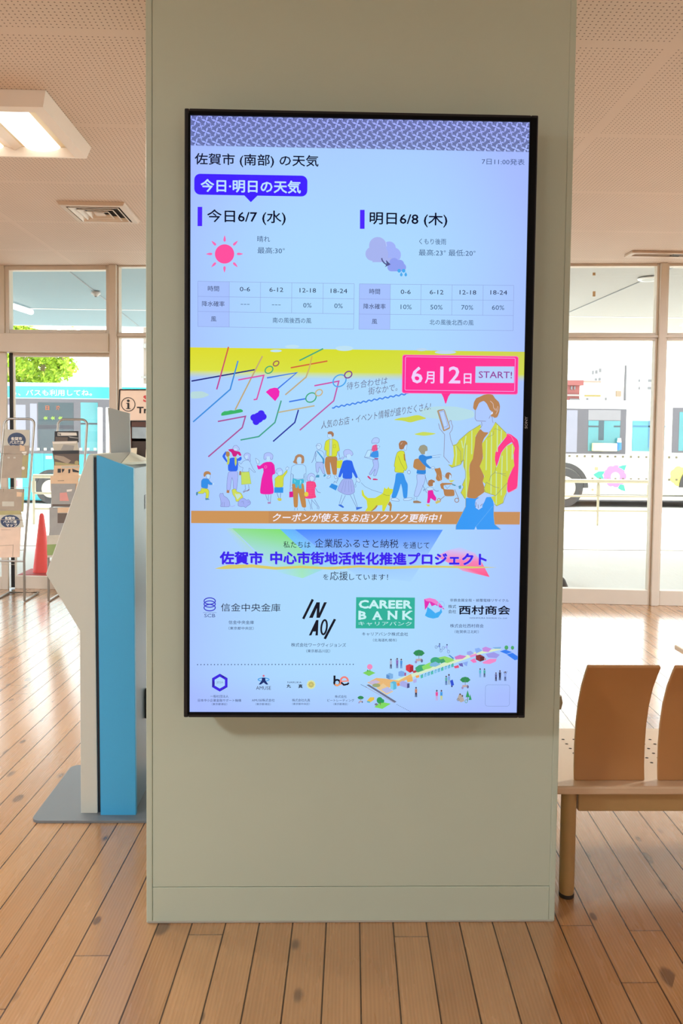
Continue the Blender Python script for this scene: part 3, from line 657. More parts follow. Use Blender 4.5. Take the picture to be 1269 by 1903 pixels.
for px0, px1, py0, lab in ((241.5, 255.5, 832, 'small pale leaflet leaning against the dark display case under the sign'), (270, 284, 834, 'second pale leaflet under the sign, beside the pillar edge')):
    V = [S(px0+1, py0+1, YS-.04), S(px1-1, py0, YS-.04), S(px1-3, 862, YS-.09), S(px0, 862, YS-.09)]
    q = MB(); q.hull(V, [v + Vector((0, .006, 0)) for v in V])
    q.build('leaflet', mat('pale_olive_paper', rgb(206, 196, 172), .6), None, origin=base_of(q), label=lab, category='leaflet', group='leaflets under the sign')
V0 = S(241, 862, YS-.1); V1 = S(318, 862, YS-.1)
q = MB().box(V0.x, V1.x, YS-.1, YS, V0.z-.02, V0.z-.001); q.build('leaflet_shelf', M_brown, st)

# ------------------------------------------------------------------ brochure racks and brochures
M_tubem = mat('brushed_steel_tube', rgb(160, 154, 146), .32, metal=.85, var=.04); M_wire = mat('bright_wire', rgb(206, 200, 190), .3, metal=.8)
RY0, RZ0, RY1, RZ1 = 4.52, .38, 4.80, 1.612
SLP = (RY1 - RY0)/(RZ1 - RZ0)
def onrack(px, py, off=.0):                        # leaning plane of the racks, off = towards the room
    v = ray(px, py); t = (RY0 - off - SLP*RZ0 + SLP*CAM.z - CAM.y)/(v.y - SLP*v.z); return CAM + v*t
def rack(label, xl, xr):
    t = thing('brochure_rack', ((xl+xr)/2, 4.68, 0), label, 'rack', 'steel brochure racks by the sliding door')
    rr = .05; pts = [(xl, RY0, .02), (xl, RY0, RZ0)]
    def up(x, z): return (x, RY0 + SLP*(z - RZ0), z)
    pts += [up(xl, RZ1-rr)] + [up(xl + rr*(1-math.cos(a)), RZ1 - rr + rr*math.sin(a)) for a in (.4, .8, 1.2)] + [up(xl+rr, RZ1), up(xr-rr, RZ1)]
    pts += [up(xr - rr*(1-math.cos(a)), RZ1 - rr + rr*math.sin(a)) for a in (1.2, .8, .4)] + [up(xr, RZ1-rr), (xr, RY0, RZ0), (xr, RY0, .02)]
    q = MB(); q.tube(pts, .0105, 10); q.build('tube_frame', M_tubem, t)
    q = MB(); q.tube([(xl, RY0, .012), (xl-.0, 4.86, .012), (xr, 4.86, .012), (xr, RY0, .012)], .0105, 10); q.build('floor_runner', M_tubem, t)
    q = MB(); q.tube([(xl, RY0, .36), (xr, RY0, .36)], .008, 8); q.build('crossbar', M_tubem, t)
    for z in (1.30, 1.0, .72, .46):
        q = MB(); a, b = up(xl, z), up(xr, z)
        q.tube([a, (a[0]+.01, a[1]-.035, z), (b[0]-.01, b[1]-.035, z), b], .0022, 6)
        q.tube([(a[0]+.04, a[1]-.036, z), (a[0]+.075, a[1]-.02, z-.13), (b[0]-.075, b[1]-.02, z-.13), (b[0]-.04, b[1]-.036, z)], .0022, 6)
        q.build('wire_pocket', M_wire, t)
    return t
rack('steel tube brochure rack at the left edge in front of the sliding door', -2.862, -2.592)
rack('steel tube brochure rack beside the kiosk, holding the black-topped leaflet', -2.381, -2.118)
def paper(nm, c): return mat(nm, c, .5, var=.12, scale=16)
P_grey = paper('grey_green_paper', rgb(196, 190, 172)); P_brown = paper('grey_brown_paper', rgb(168, 150, 128)); P_navy = mat('navy_print', rgb(34, 52, 88), .5)
P_tan = paper('tan_paper', rgb(222, 188, 150)); P_blk = mat('black_print', rgb(26, 22, 22), .5); P_wht = mat('white_print', rgb(232, 226, 214), .5)
P_dk = paper('dark_brown_print', rgb(96, 80, 66)); P_ol = paper('olive_print', rgb(170, 158, 104)); P_rose = paper('rose_print', rgb(220, 150, 140)); P_green = paper('green_print', rgb(140, 160, 92)); P_silver = paper('silver_grey_print', rgb(158, 156, 150)); P_pink = paper('pale_pinkish_paper', rgb(226, 196, 172))
def brochure(label, quad, mats, marks=(), texts=(), off=.014, name='brochure'):
    """quad, marks and lettering are measured on the photo and laid on the leaning rack plane"""
    q = MB(); V = [onrack(x, y, off) for x, y in quad]; q.hull(V, [v + Vector((0, .008, .0)) for v in V])
    for k, (mi, pts) in enumerate(marks):
        q.mi_(mi); W = [onrack(x, y, off + .0012 + .0003*k) for x, y in pts]; q.hull(W, [v + Vector((0, .001, 0)) for v in W])
    for body, mi, x0, x1, y0, y1, bold in texts:
        q.mi_(mi); a = onrack(x0, y1, off+.0045); b = onrack(x1, y1, off+.0045); c = onrack(x0, y0, off+.0045); letters(q, body, a, b-a, c-a, bold)
    return q.build(name, mats, None, origin=base_of(q), label=label, category='brochure', group='brochures in the steel racks')
def ell(cx_, cy_, rx, ry, a0=0, a1=360, n=24): return [(cx_ + rx*math.cos(R(a0 + (a1-a0)*k/n)), cy_ - ry*math.sin(R(a0 + (a1-a0)*k/n))) for k in range(n + (0 if a1-a0 == 360 else 1))]
bus_map = [P_grey, P_navy, P_wht]
brochure('bus map brochure with a navy round badge, top of the left rack', [(8.5, 798), (55, 799), (53, 836), (6, 836)], bus_map, [(1, ell(31, 818, 17, 14))],
         [('佐賀市', 2, 20.5, 41, 812, 818.5, .03), ('バス路線', 2, 17.5, 44, 819, 825.5, .03), ('マップ', 2, 22, 41, 827, 831, .03)], .02)
brochure('grey-brown brochure with a white tag in the pocket under the top bus map', [(7, 828), (54, 828), (50, 888.5), (3, 888.5)], [P_brown, P_grey, P_wht, P_tan, P_ol], [(3, [(37, 826), (46, 830), (46, 838), (37, 838)]), (2, [(40, 840), (49.5, 839), (49.5, 845), (45, 846.5)]), (1, [(14, 849), (18, 849), (18, 852), (14, 852)]), (1, [(25, 849), (29, 849), (29, 852), (25, 852)]), (4, [(42, 846), (53, 846), (49, 888), (40, 888)]), (2, ell(43, 870, 3, 3))], (), .03)
brochure('grey-beige brochure in the lower pocket of the left rack', [(-4, 908), (45, 909), (43, 951), (-6, 951)], [P_brown, P_tan, P_grey, P_ol], [(1, [(31, 914), (41, 915), (40, 923), (31, 923)]), (2, [(4, 932), (26, 932), (26, 941), (4, 941)]), (3, [(41, 916), (45, 916), (43.5, 950), (40, 950)])], (), .02)
brochure('yellow-edged bus map brochure with a navy round badge, low on the left rack', [(-4, 949.5), (38.5, 949), (44, 980), (-4, 980)], [P_grey, P_navy, P_wht, P_ol], [(3, [(-4, 949.5), (38.5, 949), (40, 956), (-4, 957)]), (1, ell(19, 969, 18, 12))],
         [('佐賀市', 2, 9, 28, 960, 966, .03), ('バス路線', 2, 6, 31, 966.8, 972.3, .03), ('マップ', 2, 11, 32, 973, 979, .03)], .034)
brochure('pale pinkish folded leaflet at the bottom of the left rack', [(-6, 980.5), (38.5, 979.5), (36, 1035.5), (-6, 1036.5)], [P_pink, P_brown], [(1, [(2, 984), (20, 984), (20, 984.6), (2, 984.6)]), (1, [(24, 1012), (24.8, 1012), (24, 1035), (23.3, 1035)]), (1, [(-2, 1014), (24, 1012.5), (24, 1013.2), (-2, 1014.8)])], (), .044)
brochure('black-topped brochure with a white title box, top of the right rack', [(101.5, 801.5), (145.5, 801), (146, 822), (101, 822)], [P_blk, P_wht, P_dk, P_silver], [(1, [(107, 803.5), (142, 804), (143, 809.5), (107, 810)]), (3, [(127, 811), (145.5, 813.5), (145, 815), (130, 813.5)]), (2, [(103, 812), (126, 812.5), (125, 821), (102.5, 821)])],
         [('N', 0, 108.5, 113, 804.8, 809.3, .02)], .02)
brochure('white and olive brochure behind a wire in the right rack', [(97, 820.5), (143.5, 819.5), (146, 838.5), (100, 839)], [P_grey, P_wht, P_silver], [(1, [(97.5, 821), (143, 820), (142, 824), (98, 825)]), (2, [(118, 826), (138, 828), (136, 837), (113, 836)])], (), .03)
brochure('dark brown photo brochure in the middle of the right rack', [(97, 837.5), (147, 837), (147, 864.5), (101, 865)], [P_dk, P_blk, P_rose, P_ol, P_brown], [(1, [(97, 837.5), (147, 837), (147, 843), (100, 844)]), (4, [(101, 846), (118, 848), (132, 856), (126, 862), (101, 852)]), (3, [(102, 858), (124, 861), (146, 863), (146, 864.4), (102, 864.6)]), (3, ell(142.5, 860, 4, 4))], (), .04)
brochure('pale newsletter with heavy black headline in the right rack', [(101, 865), (148, 864), (146, 884), (99, 884)], [P_tan, P_blk, P_grey], [(2, [(114, 866.5), (146, 866), (146, 869.5), (114, 870)]), (1, [(107, 871), (113, 871), (113, 878.5), (107, 878.5)]), (1, [(114.5, 871.5), (120, 871.5), (119, 874.5), (115.5, 879)]), (1, [(127, 872), (131, 872), (130, 879), (127, 879.5)]), (1, [(134, 871), (137, 872), (147, 876), (146, 878), (135, 877)])], (), .048)
brochure('tan booklet with one small printed line in the right rack', [(93.5, 884.5), (147, 883.5), (143, 912), (94, 912)], [P_tan, P_dk, P_silver, P_wht], [(1, [(107, 893), (119, 892.6), (119, 893.4), (107, 893.8)]), (2, [(109, 901), (125, 901), (125, 912), (108, 912)])], (), .056)
brochure('grey photo leaflet with a rose patch, low in the right rack', [(94.5, 899), (141, 899), (136, 942), (96, 942)], [P_silver, P_rose, P_dk, P_wht], [(1, [(111, 916), (124, 915), (128, 931), (111, 931)]), (2, [(97, 937), (137, 937), (136, 941.5), (97, 941.5)]), (3, [(124, 910), (134, 909), (133, 913), (124, 914)])], (), .064)
brochure('grey leaflet with a bluish picture near the foot of the right rack', [(91.5, 943), (130, 942), (124, 994), (92, 995)], [P_silver, P_tan, P_dk, P_wht], [(1, [(107, 943.5), (129, 943), (127, 953), (107, 953)]), (2, [(107, 954), (127, 954), (125, 972), (107, 972)])], (), .072)
brochure('grey and green leaflet at the foot of the right rack', [(87, 995), (118, 994), (112, 1036), (88, 1036)], [P_grey, P_green], [(1, [(87.2, 1012), (116, 1011), (113, 1031), (87.5, 1032)])], (), .076)

# ------------------------------------------------------------------ ceiling fittings
M_lampw = mat('white_lamp_housing', rgb(238, 226, 214), .45, var=.01)
M_refl = mat('cream_reflector', rgb(240, 226, 190), .35, var=.02)
M_glow = mat('glowing_diffuser', (1, .97, .88, 1), emit=(1, .965, .86, 1), strength=2.2)
LX0, LX1, LY0, LY1, LZ = -1.98, -1.25, 1.275, 1.972, 2.965
lp = thing('ceiling_light', ((LX0+LX1)/2, (LY0+LY1)/2, ZC), 'square surface-mounted ceiling light with glowing strips at the upper left', 'light')
fw = .075; q = MB()
O0 = [(LX0, LY0), (LX1, LY0), (LX1, LY1), (LX0, LY1)]; O1 = [(LX0+.02, LY0+.02), (LX1-.02, LY0+.02), (LX1-.02, LY1-.02), (LX0+.02, LY1-.02)]
I1 = [(LX0+fw, LY0+fw), (LX1-fw, LY0+fw), (LX1-fw, LY1-fw*.55), (LX0+fw, LY1-fw*.55)]; I2 = [(LX0+fw+.035, LY0+fw+.01), (LX1-fw-.035, LY0+fw+.01), (LX1-fw-.035, LY1-fw*.6), (LX0+fw+.035, LY1-fw*.6)]
vs = [(x, y, ZC-.001) for x, y in O0] + [(x, y, LZ) for x, y in O1] + [(x, y, LZ-.002) for x, y in I1] + [(x, y, ZC-.02) for x, y in I2]
q.add(vs, [(4*r + i, 4*r + (i+1) % 4, 4*r + 4 + (i+1) % 4, 4*r + 4 + i) for r in range(3) for i in range(4)]); q.build('housing', M_lampw, lp)
q = MB(); q.box(I2[0][0]-.03, I2[1][0]+.03, I2[0][1]-.005, I2[2][1]+.01, ZC-.019, ZC-.016); q.build('reflector', M_refl, lp)
def sx(px, py): return onz(px, py, LZ+.02).x
for xa, xb in ((-1.585, -1.40), (-1.86, -1.70)):
    q = MB(); N = 8; W = (xb-xa)/2; c = (xa+xb)/2
    prof = [(c + W*math.cos(math.pi*k/N), ZC-.018 - .026*math.sin(math.pi*k/N)) for k in range(N+1)]
    q.prism_y(prof, I2[0][1], I2[2][1]); q.build('glowing_strip', M_glow, lp)
q = MB(); q.prism_y([(-1.69, ZC-.018), (-1.64, ZC-.04), (-1.60, ZC-.018)], I2[0][1], I2[2][1]); q.build('centre_baffle', M_lampw, lp)
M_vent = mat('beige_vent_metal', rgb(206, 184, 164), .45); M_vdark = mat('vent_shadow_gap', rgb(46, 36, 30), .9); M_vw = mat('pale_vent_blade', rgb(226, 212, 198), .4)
vx0, vx1, vy0, vy1 = -1.772, -1.322, 2.966, 3.424
vt = thing('air_vent', ((vx0+vx1)/2, (vy0+vy1)/2, ZC), 'square ceiling air diffuser with nested louvres beyond the ceiling light', 'vent')
def ring(q, a, b, z0, z1, t=.004):                 # sloping square ring: outer inset a at z0 -> inner inset b at z1
    o = [(vx0+a, vy0+a), (vx1-a, vy0+a), (vx1-a, vy1-a), (vx0+a, vy1-a)]; i_ = [(vx0+b, vy0+b), (vx1-b, vy0+b), (vx1-b, vy1-b), (vx0+b, vy1-b)]
    vs = [(x, y, z0) for x, y in o] + [(x, y, z1) for x, y in i_] + [(x, y, z1+t) for x, y in i_] + [(x, y, z0+t) for x, y in o]
    q.add(vs, [(4*r + k, 4*r + (k+1) % 4, (4*r + 4 + (k+1) % 4) % 16 if r == 3 else 4*r + 4 + (k+1) % 4, (4*r + 4 + k) % 16 if r == 3 else 4*r + 4 + k) for r in range(4) for k in range(4)])
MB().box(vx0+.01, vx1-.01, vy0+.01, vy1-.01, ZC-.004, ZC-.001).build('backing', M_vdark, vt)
q = MB(); ring(q, 0, .012, ZC-.002, ZC-.022); ring(q, .012, .045, ZC-.022, ZC-.024); q.build('frame', M_vent, vt)
for k, (a, b) in enumerate(((.062, .084), (.108, .128), (.152, .170))):
    q = MB(); ring(q, a, b, ZC-.028, ZC-.006); ring(q, a-.006, a, ZC-.028, ZC-.028); q.build('louvre', M_vw, vt)
MB().box(vx0+.19, vx1-.19, vy0+.19, vy1-.19, ZC-.022, ZC-.018).build('centre_plate', M_vent, vt)
sx0, sx1, sy0, sy1 = 2.535, 3.75, 4.06, 4.225
vt = thing('slot_diffuser', ((sx0+sx1)/2, (sy0+sy1)/2, ZC), 'long narrow slot air diffuser in the ceiling above the right window', 'vent')
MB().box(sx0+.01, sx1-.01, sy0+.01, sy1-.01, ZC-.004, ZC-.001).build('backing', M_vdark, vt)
q = MB(); q.box(sx0, sx1, sy0, sy0+.03, ZC-.02, ZC-.001); q.box(sx0, sx1, sy1-.045, sy1, ZC-.02, ZC-.001); q.box(sx0, sx0+.04, sy0+.03, sy1-.045, ZC-.02, ZC-.001); q.box(sx1-.04, sx1, sy0+.03, sy1-.045, ZC-.02, ZC-.001); q.build('frame', M_vent, vt, bevel=.002)
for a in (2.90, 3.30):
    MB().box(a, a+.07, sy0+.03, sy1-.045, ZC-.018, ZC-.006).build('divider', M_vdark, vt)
MB().box(sx0+.04, sx1-.04, sy0+.066, sy0+.07, ZC-.019, ZC-.004).build('blade', M_vw, vt)

# ------------------------------------------------------------------ the large portrait screen
TX, TZ, TW = -.37061, 2.38425, .95016; TH = TW*16/9; TY = -.104
M_bez = mat('charcoal_bezel', rgb(30, 28, 27), .5, spec=.3, var=.04); M_bezb = mat('black_inner_lip', rgb(7, 7, 8), .5, spec=.1)
tv = thing('wall_display', (TX + TW/2, -.05, TZ - TH), 'large black-framed portrait screen on the pillar showing weather forecast and town notices', 'screen')
bl, br, btp, bbt = .0165, .0235, .0180, .0145
q = MB()
for (a0, a1, z0, z1) in ((TX-bl, TX-.0035, TZ-TH-bbt, TZ+btp), (TX+TW+.0035, TX+TW+br, TZ-TH-bbt, TZ+btp), (TX-.0035, TX+TW+.0035, TZ+.0035, TZ+btp), (TX-.0035, TX+TW+.0035, TZ-TH-bbt, TZ-TH-.0035)):
    q.box(a0, a1, -.110, -.066, z0, z1)
q.build('bezel', M_bez, tv, bevel=.003)
q = MB()
for (a0, a1, z0, z1) in ((TX-.006, TX, TZ-TH-.0035, TZ+.0035), (TX+TW, TX+TW+.019, TZ-TH-.006, TZ+.010), (TX-.0035, TX+TW+.0035, TZ, TZ+.010), (TX-.0035, TX+TW+.0035, TZ-TH-.006, TZ-TH)):
    q.box(a0, a1, -.1108, -.07, z0, z1)
q.build('inner_lip', M_bezb, tv)
MB().box(TX-.012, TX+TW+.018, -.068, -.045, TZ-TH-.01, TZ+.013).build('back_cover', M_bezb, tv, bevel=.006)
MB().box(TX+.2, TX+TW-.2, -.05, -.0005, TZ-TH*.72, TZ-TH*.28).build('wall_mount', M_black, tv, bevel=.004)
q = MB(); a = at(980.0, 796.5, -.1112); b = at(980.4, 774, -.1112); letters(q, 'SONY', a, b - a, (-.0078, 0, 0), .02); q.build('brand_lettering', mat('silver_lettering', rgb(150, 148, 146), .4), tv)

# homography: photo measure of the four screen corners -> unit square (u right, v down)
def homography(src, dst):
    A = []; B = []
    for (x, y), (u, v) in zip(src, dst):
        A.append([x, y, 1, 0, 0, 0, -u*x, -u*y]); B.append(u); A.append([0, 0, 0, x, y, 1, -v*x, -v*y]); B.append(v)
    n = 8
    for i in range(n):
        k = max(range(i, n), key=lambda r: abs(A[r][i])); A[i], A[k] = A[k], A[i]; B[i], B[k] = B[k], B[i]
        for r in range(n):
            if r != i:
                f = A[r][i]/A[i][i]
                for c in range(i, n): A[r][c] -= f*A[i][c]
                B[r] -= f*B[i]
    return [B[i]/A[i][i] for i in range(n)] + [1]
HM = homography([(350.9, 212.8), (982.8, 226.2), (963, 1325.8), (354.5, 1324)], [(0, 0), (1, 0), (1, 1), (0, 1)])
def uv(px, py):
    w = HM[6]*px + HM[7]*py + 1
    return ((HM[0]*px + HM[1]*py + HM[2])/w*1080, (HM[3]*px + HM[4]*py + HM[5])/w*1920)   # panel pixels

class Art:                                        # everything shown on the panel = one mesh with one colour per corner
    def __init__(s): s.v = []; s.f = []; s.c = []; s.lay = 0; s.S, s.ox, s.oy = 1, 0, 0
    def crop(s, ox, oy, sc): s.ox, s.oy, s.S = ox, oy, sc
    def m(s, x, y): return uv(s.ox + x/s.S, s.oy + y/s.S)
    def raw(s, pts, faces, col):                  # panel-pixel points; col: one colour or one per point
        b = len(s.v); y = TY - s.lay*4e-6; s.lay += 1
        s.v += [(TX + u/1080*TW, y, TZ - v/1920*TH) for u, v in pts]
        for f in faces:
            s.f.append([b + i for i in f])
            s.c.append([col[i] for i in f] if isinstance(col, list) else [col]*len(f))
    def pan(s, pts, col):                         # polygon given in panel pixels
        t = tessellate_polygon([[Vector((x, y, 0)) for x, y in pts]]); s.raw(pts, t, col)
    soft = False                                  # hand-drawn shapes: corners cut round
    def rnd(s, pts, closed=True):
        if isinstance(pts, str): pts = [tuple(map(float, p.split(','))) for p in pts.split()]
        if not s.soft or not 5 <= len(pts) < 24: return pts
        for q in (.14, .25):
            n = len(pts); out = []
            for i in range(n if closed else n - 1):
                a, b = pts[i], pts[(i+1) % n]; out += [lerp(a, b, q), lerp(a, b, 1-q)]
            pts = out if closed else [pts[0]] + out[1:-1] + [pts[-1]]
        return pts
    def poly(s, pts, col):
        pts = s.rnd(pts)
        s.pan([s.m(*p) for p in pts], H(col) if isinstance(col, str) else col)
    def seg(s, pts, w, col, closed=False):        # stroke; w in crop units; col: one colour or (start, end)
        if isinstance(pts, str): pts = [tuple(map(float, p.split(','))) for p in pts.split()]
        P = [Vector(s.m(*p)) for p in pts]; hw = w/s.S*1.72/2
        if closed: P = P + [P[0]]
        n = len(P); L = []; Rr = []
        for i, p in enumerate(P):
            if closed: a, b = P[(i-1) % (n-1)], P[(i+1) % (n-1) if i < n-1 else 1]
            else: a, b = P[max(0, i-1)], P[min(n-1, i+1)]
            d1 = (p - a).normalized() if (p - a).length > 1e-9 else (b - p).normalized(); d2 = (b - p).normalized() if (b - p).length > 1e-9 else d1
            d = (d1 + d2); d = d.normalized() if d.length > 1e-6 else d1
            nn = Vector((-d.y, d.x)); k = max(.4, nn.dot(Vector((-d1.y, d1.x))))
            L.append(tuple(p + nn*hw/k)); Rr.append(tuple(p - nn*hw/k))
        pts2 = L + Rr; fs = [(i, i+1, n+i+1, n+i) for i in range(n-1)]
        if isinstance(col, tuple) and isinstance(col[0], str):
            a, b = H(col[0]), H(col[1]); tot = max(1, n-1); cc = [lerp(a, b, i/tot) for i in range(n)]; s.raw(pts2, fs, cc + cc)
        else: s.raw(pts2, fs, H(col) if isinstance(col, str) else col)
    def fig(s, pts, fill, line=None, w=4):
        pts = s.rnd(pts); k, s.soft = s.soft, False
        if fill: s.poly(pts, fill)
        if line: s.seg(pts, w, line, True)
        s.soft = k
    def ell(s, cx, cy, rx, ry, col, n=28, rot=0):
        c, sn = math.cos(rot), math.sin(rot)
        s.poly([(cx + rx*math.cos(2*math.pi*k/n)*c - ry*math.sin(2*math.pi*k/n)*sn, cy + rx*math.cos(2*math.pi*k/n)*sn + ry*math.sin(2*math.pi*k/n)*c) for k in range(n)], col)
    def rng(s, cx, cy, rx, ry, w, col, n=32, rot=0):
        c, sn = math.cos(rot), math.sin(rot)
        s.seg([(cx + rx*math.cos(2*math.pi*k/n)*c - ry*math.sin(2*math.pi*k/n)*sn, cy + rx*math.cos(2*math.pi*k/n)*sn + ry*math.sin(2*math.pi*k/n)*c) for k in range(n)], w, col, True)
    def rect(s, x0, x1, y0, y1, col): s.poly([(x0, y0), (x1, y0), (x1, y1), (x0, y1)], col)
    def rrect(s, x0, x1, yc, h, r, col, ret=False):   # rounded rectangle square to the panel
        a, b = s.m(x0, yc), s.m(x1, yc); k = 1.728/s.S; hh = h*k/2; rr = r*k; yy = (a[1]+b[1])/2; pts = []
        for cx, cy, a0 in ((b[0]-rr, yy-hh+rr, -90), (b[0]-rr, yy+hh-rr, 0), (a[0]+rr, yy+hh-rr, 90), (a[0]+rr, yy-hh+rr, 180)):
            pts += [(cx + rr*math.cos(R(a0 + 15*i)), cy + rr*math.sin(R(a0 + 15*i))) for i in range(7)]
        if ret: return pts
        s.pan(pts, H(col))
    def rline(s, x0, x1, yc, h, r, w, col):
        o = s.rrect(x0, x1, yc, h, r, col, True); i_ = s.rrect(x0+w, x1-w, yc, h-2*w, max(1, r-w), col, True); n = len(o)
        s.raw(o + i_, [(k, (k+1) % n, n+(k+1) % n, n+k) for k in range(n)], H(col))
    def T(s, body, x0, x1, yc, h, col, bold=0, slant=0, p1=None):
        """lettering: x0..x1 ink width, yc middle, h ink height; p1 = right-hand middle for slanted lines"""
        vs, fs, _ = text_mesh(body, 0); a = Vector(s.m(x0, yc)); b = Vector(s.m(*(p1 or (x1, yc)))); hh = h/s.S*1.735
        if p1 is None: b.y = a.y = (a.y + b.y)/2
        d = b - a; e = d.normalized(); n = Vector((d.y, -d.x)).normalized()
        k = max(0, bold)*hh*1.15                       # heavier strokes: the glyphs over-struck in a small ring
        if k > 0: a = a + e*k; d = d - e*2*k; hh = hh - 2*k
        offs = [(0, 0)] if k < .25 else [(k*math.cos(i*math.pi/4), k*math.sin(i*math.pi/4)) for i in range(8)] if k > .9 else [(k, 0), (-k, 0), (0, k), (0, -k)]
        for ox, oy in offs:
            s.raw([tuple(a + d*u + n*((v-.5)*hh + oy) + e*(slant*(v-.5)*hh + ox)) for u, v in vs], fs, H(col)); s.lay -= 1
        s.lay += 1
def lerp(a, b, t): return tuple(x + (y - x)*t for x, y in zip(a, b))
_hc = {}
def H(c):
    if not isinstance(c, str): return c
    if c not in _hc: _hc[c] = rgb(int(c[0:2], 16), int(c[2:4], 16), int(c[4:6], 16))
    return _hc[c]
def bgc(u, v):                                    # viewing-angle tint painted into the panel's white: bluer towards its rim
    x, y = u/1080, v/1920
    e = max(abs(x - .48)*2 - .30, 0)/.70; t = max(0, .22 - y)/.22; b = max(0, y - .93)/.07
    w = 1 - min(1, .75*e**1.6 + .55*t**1.2 + .6*b)
    return lerp(H('A6BCFF'), H('ACDAFF'), w)
def mixbg(u, v, col, t): return lerp(bgc(u, v), H(col), t)
A = Art()
NX, NY = 18, 32
A.raw([(1080*i/NX, 1920*j/NY) for j in range(NY+1) for i in range(NX+1)], [(j*(NX+1)+i, j*(NX+1)+i+1, (j+1)*(NX+1)+i+1, (j+1)*(NX+1)+i) for j in range(NY) for i in range(NX)],
      [bgc(1080*i/NX, 1920*j/NY) for j in range(NY+1) for i in range(NX+1)])
# --- fretwork band along the top
BH = 93; A.raw([(0, 0), (1080, 0), (1080, BH), (0, BH)], [(0, 1, 2, 3)], [H('A2AEFC'), H('A8B4FF'), H('ACC0FF'), H('A4B8FF')])
def clipseg(p, q):
    d = (q[0]-p[0], q[1]-p[1]); t0, t1 = 0.0, 1.0
    for k, lo, hi in ((0, 0, 1080), (1, 0, BH)):
        if abs(d[k]) < 1e-9:
            if not lo <= p[k] <= hi: return None
            continue
        a, b = (lo-p[k])/d[k], (hi-p[k])/d[k]; a, b = min(a, b), max(a, b); t0, t1 = max(t0, a), min(t1, b)
    return None if t1 - t0 < 1e-3 else ((p[0]+d[0]*t0, p[1]+d[1]*t0), (p[0]+d[0]*t1, p[1]+d[1]*t1))
pv = []; pf = []
def fret(cx, cy, dx, dy, l0, l1, off, w=2.0):    # stroke along (dx,dy) through (cx,cy) shifted by off across
    nx, ny = -dy, dx
    s_ = clipseg((cx + dx*l0 + nx*off, cy + dy*l0 + ny*off), (cx + dx*l1 + nx*off, cy + dy*l1 + ny*off))
    if not s_: return
    b = len(pv); (ax, ay), (bx_, by_) = s_
    pv.extend([(ax + nx*w/2, ay + ny*w/2), (bx_ + nx*w/2, by_ + ny*w/2), (bx_ - nx*w/2, by_ - ny*w/2), (ax - nx*w/2, ay - ny*w/2)]); pf.append((b, b+1, b+2, b+3))
PX_, PY_ = 31.9, 33.6; r2 = .7071; un = PX_/10/1.414*1.0
for j in range(-1, 5):
    for i in range(-1, 36):
        ax, ay = 16.5 + PX_*i, 16.5 + PY_*j
        for (cx, cy, s1) in ((ax, ay, 1), (ax + PX_/2, ay + PY_/2, -1)):
            # long bars between neighbouring crosses
            for (mx_, my_, s2) in ((cx + PX_/2, cy, s1), (cx, cy + PY_/2, -s1)):
                if s1 == 1:
                    dx, dy = r2, r2*s2
                    for off, l0, l1 in ((-3.3, -17, 11.5), (0, -15, 15), (3.3, -11.5, 17)):
                        fret(mx_, my_, dx, dy, l0, l1, off)
            # hooks round each cross
            for q in range(4):
                an = math.pi/4 + q*math.pi/2; dx, dy = math.cos(an), math.sin(an)
                fret(cx, cy, dx, dy, 2.3, 6.6, 1.7*s1)                      # arm of the hook
                ex, ey = cx + dx*5.8 - dy*3.4*s1, cy + dy*5.8 + dx*3.4*s1
                fret(ex, ey, -dy*s1, dx*s1, -2.6, 1.6, 0)                   # its bent end
A.raw(pv, pf, H('141C5C'))
# --- heading
A.crop(340, 200, 3.732)
A.T('佐賀市 (南部) の天気', 70, 932, 363, 90, '10142E', .011)
A.rrect(68, 855, 533, 141, 40, '3D1CFF'); A.poly('412,600 512,602 462,652', '3D1CFF')
A.T('今日·明日の天気', 112, 810, 541, 88, 'BEE2FF', .022)
A.rect(92, 124, 684, 818, '4A22FF'); A.T('今日6/7 (水)', 158, 706, 757, 100, '0C1028', .011)
A.ell(281, 1012, 67, 67, 'FF4E9E', 40)
for k in range(8):
    a = math.pi/4*k; ca, sa = math.cos(a), math.sin(a); pts = []
    for i in range(14):
        t = i/14*2*math.pi; r_ = 107 - 22*math.cos(t); w_ = 11*math.sin(t)*(.62 - .38*math.cos(t + math.pi))*1.1
        pts.append((281 + r_*ca - w_*sa, 1012 + r_*sa + w_*ca))
    A.poly(pts, 'F86AB4')
A.T('晴れ', 508, 597, 908, 42, '3A5884', .004); A.T('最高:30°', 510, 700, 988, 44, '3A5884', .004)
def table(tl, tr, bl_, br_, xs, rows, first):
    def P(t, k): a = lerp(tl, tr, t); b = lerp(bl_, br_, t); return lerp(a, b, k)
    W = tr[0]-tl[0]; ts = [(x - tl[0])/W for x in xs]
    A.poly([P(0, 0), P(ts[1], 0), P(ts[1], 1), P(0, 1)], 'A6C2FF')
    for k in (0, 1/3, 2/3, 1): A.seg([P(0, k), P(1, k)], 2.4, '8EA2E0')
    for i, t in enumerate(ts): A.seg([P(t, 0), P(t, 1 if i in (0, 1, len(ts)-1) else 2/3)], 2.4, '8EA2E0')
    for body, x0, x1, y, h, c in rows: A.T(body, x0, x1, y, h, c, .012 if c == '16204A' else .004)
D1, D2 = '16204A', '36567E'
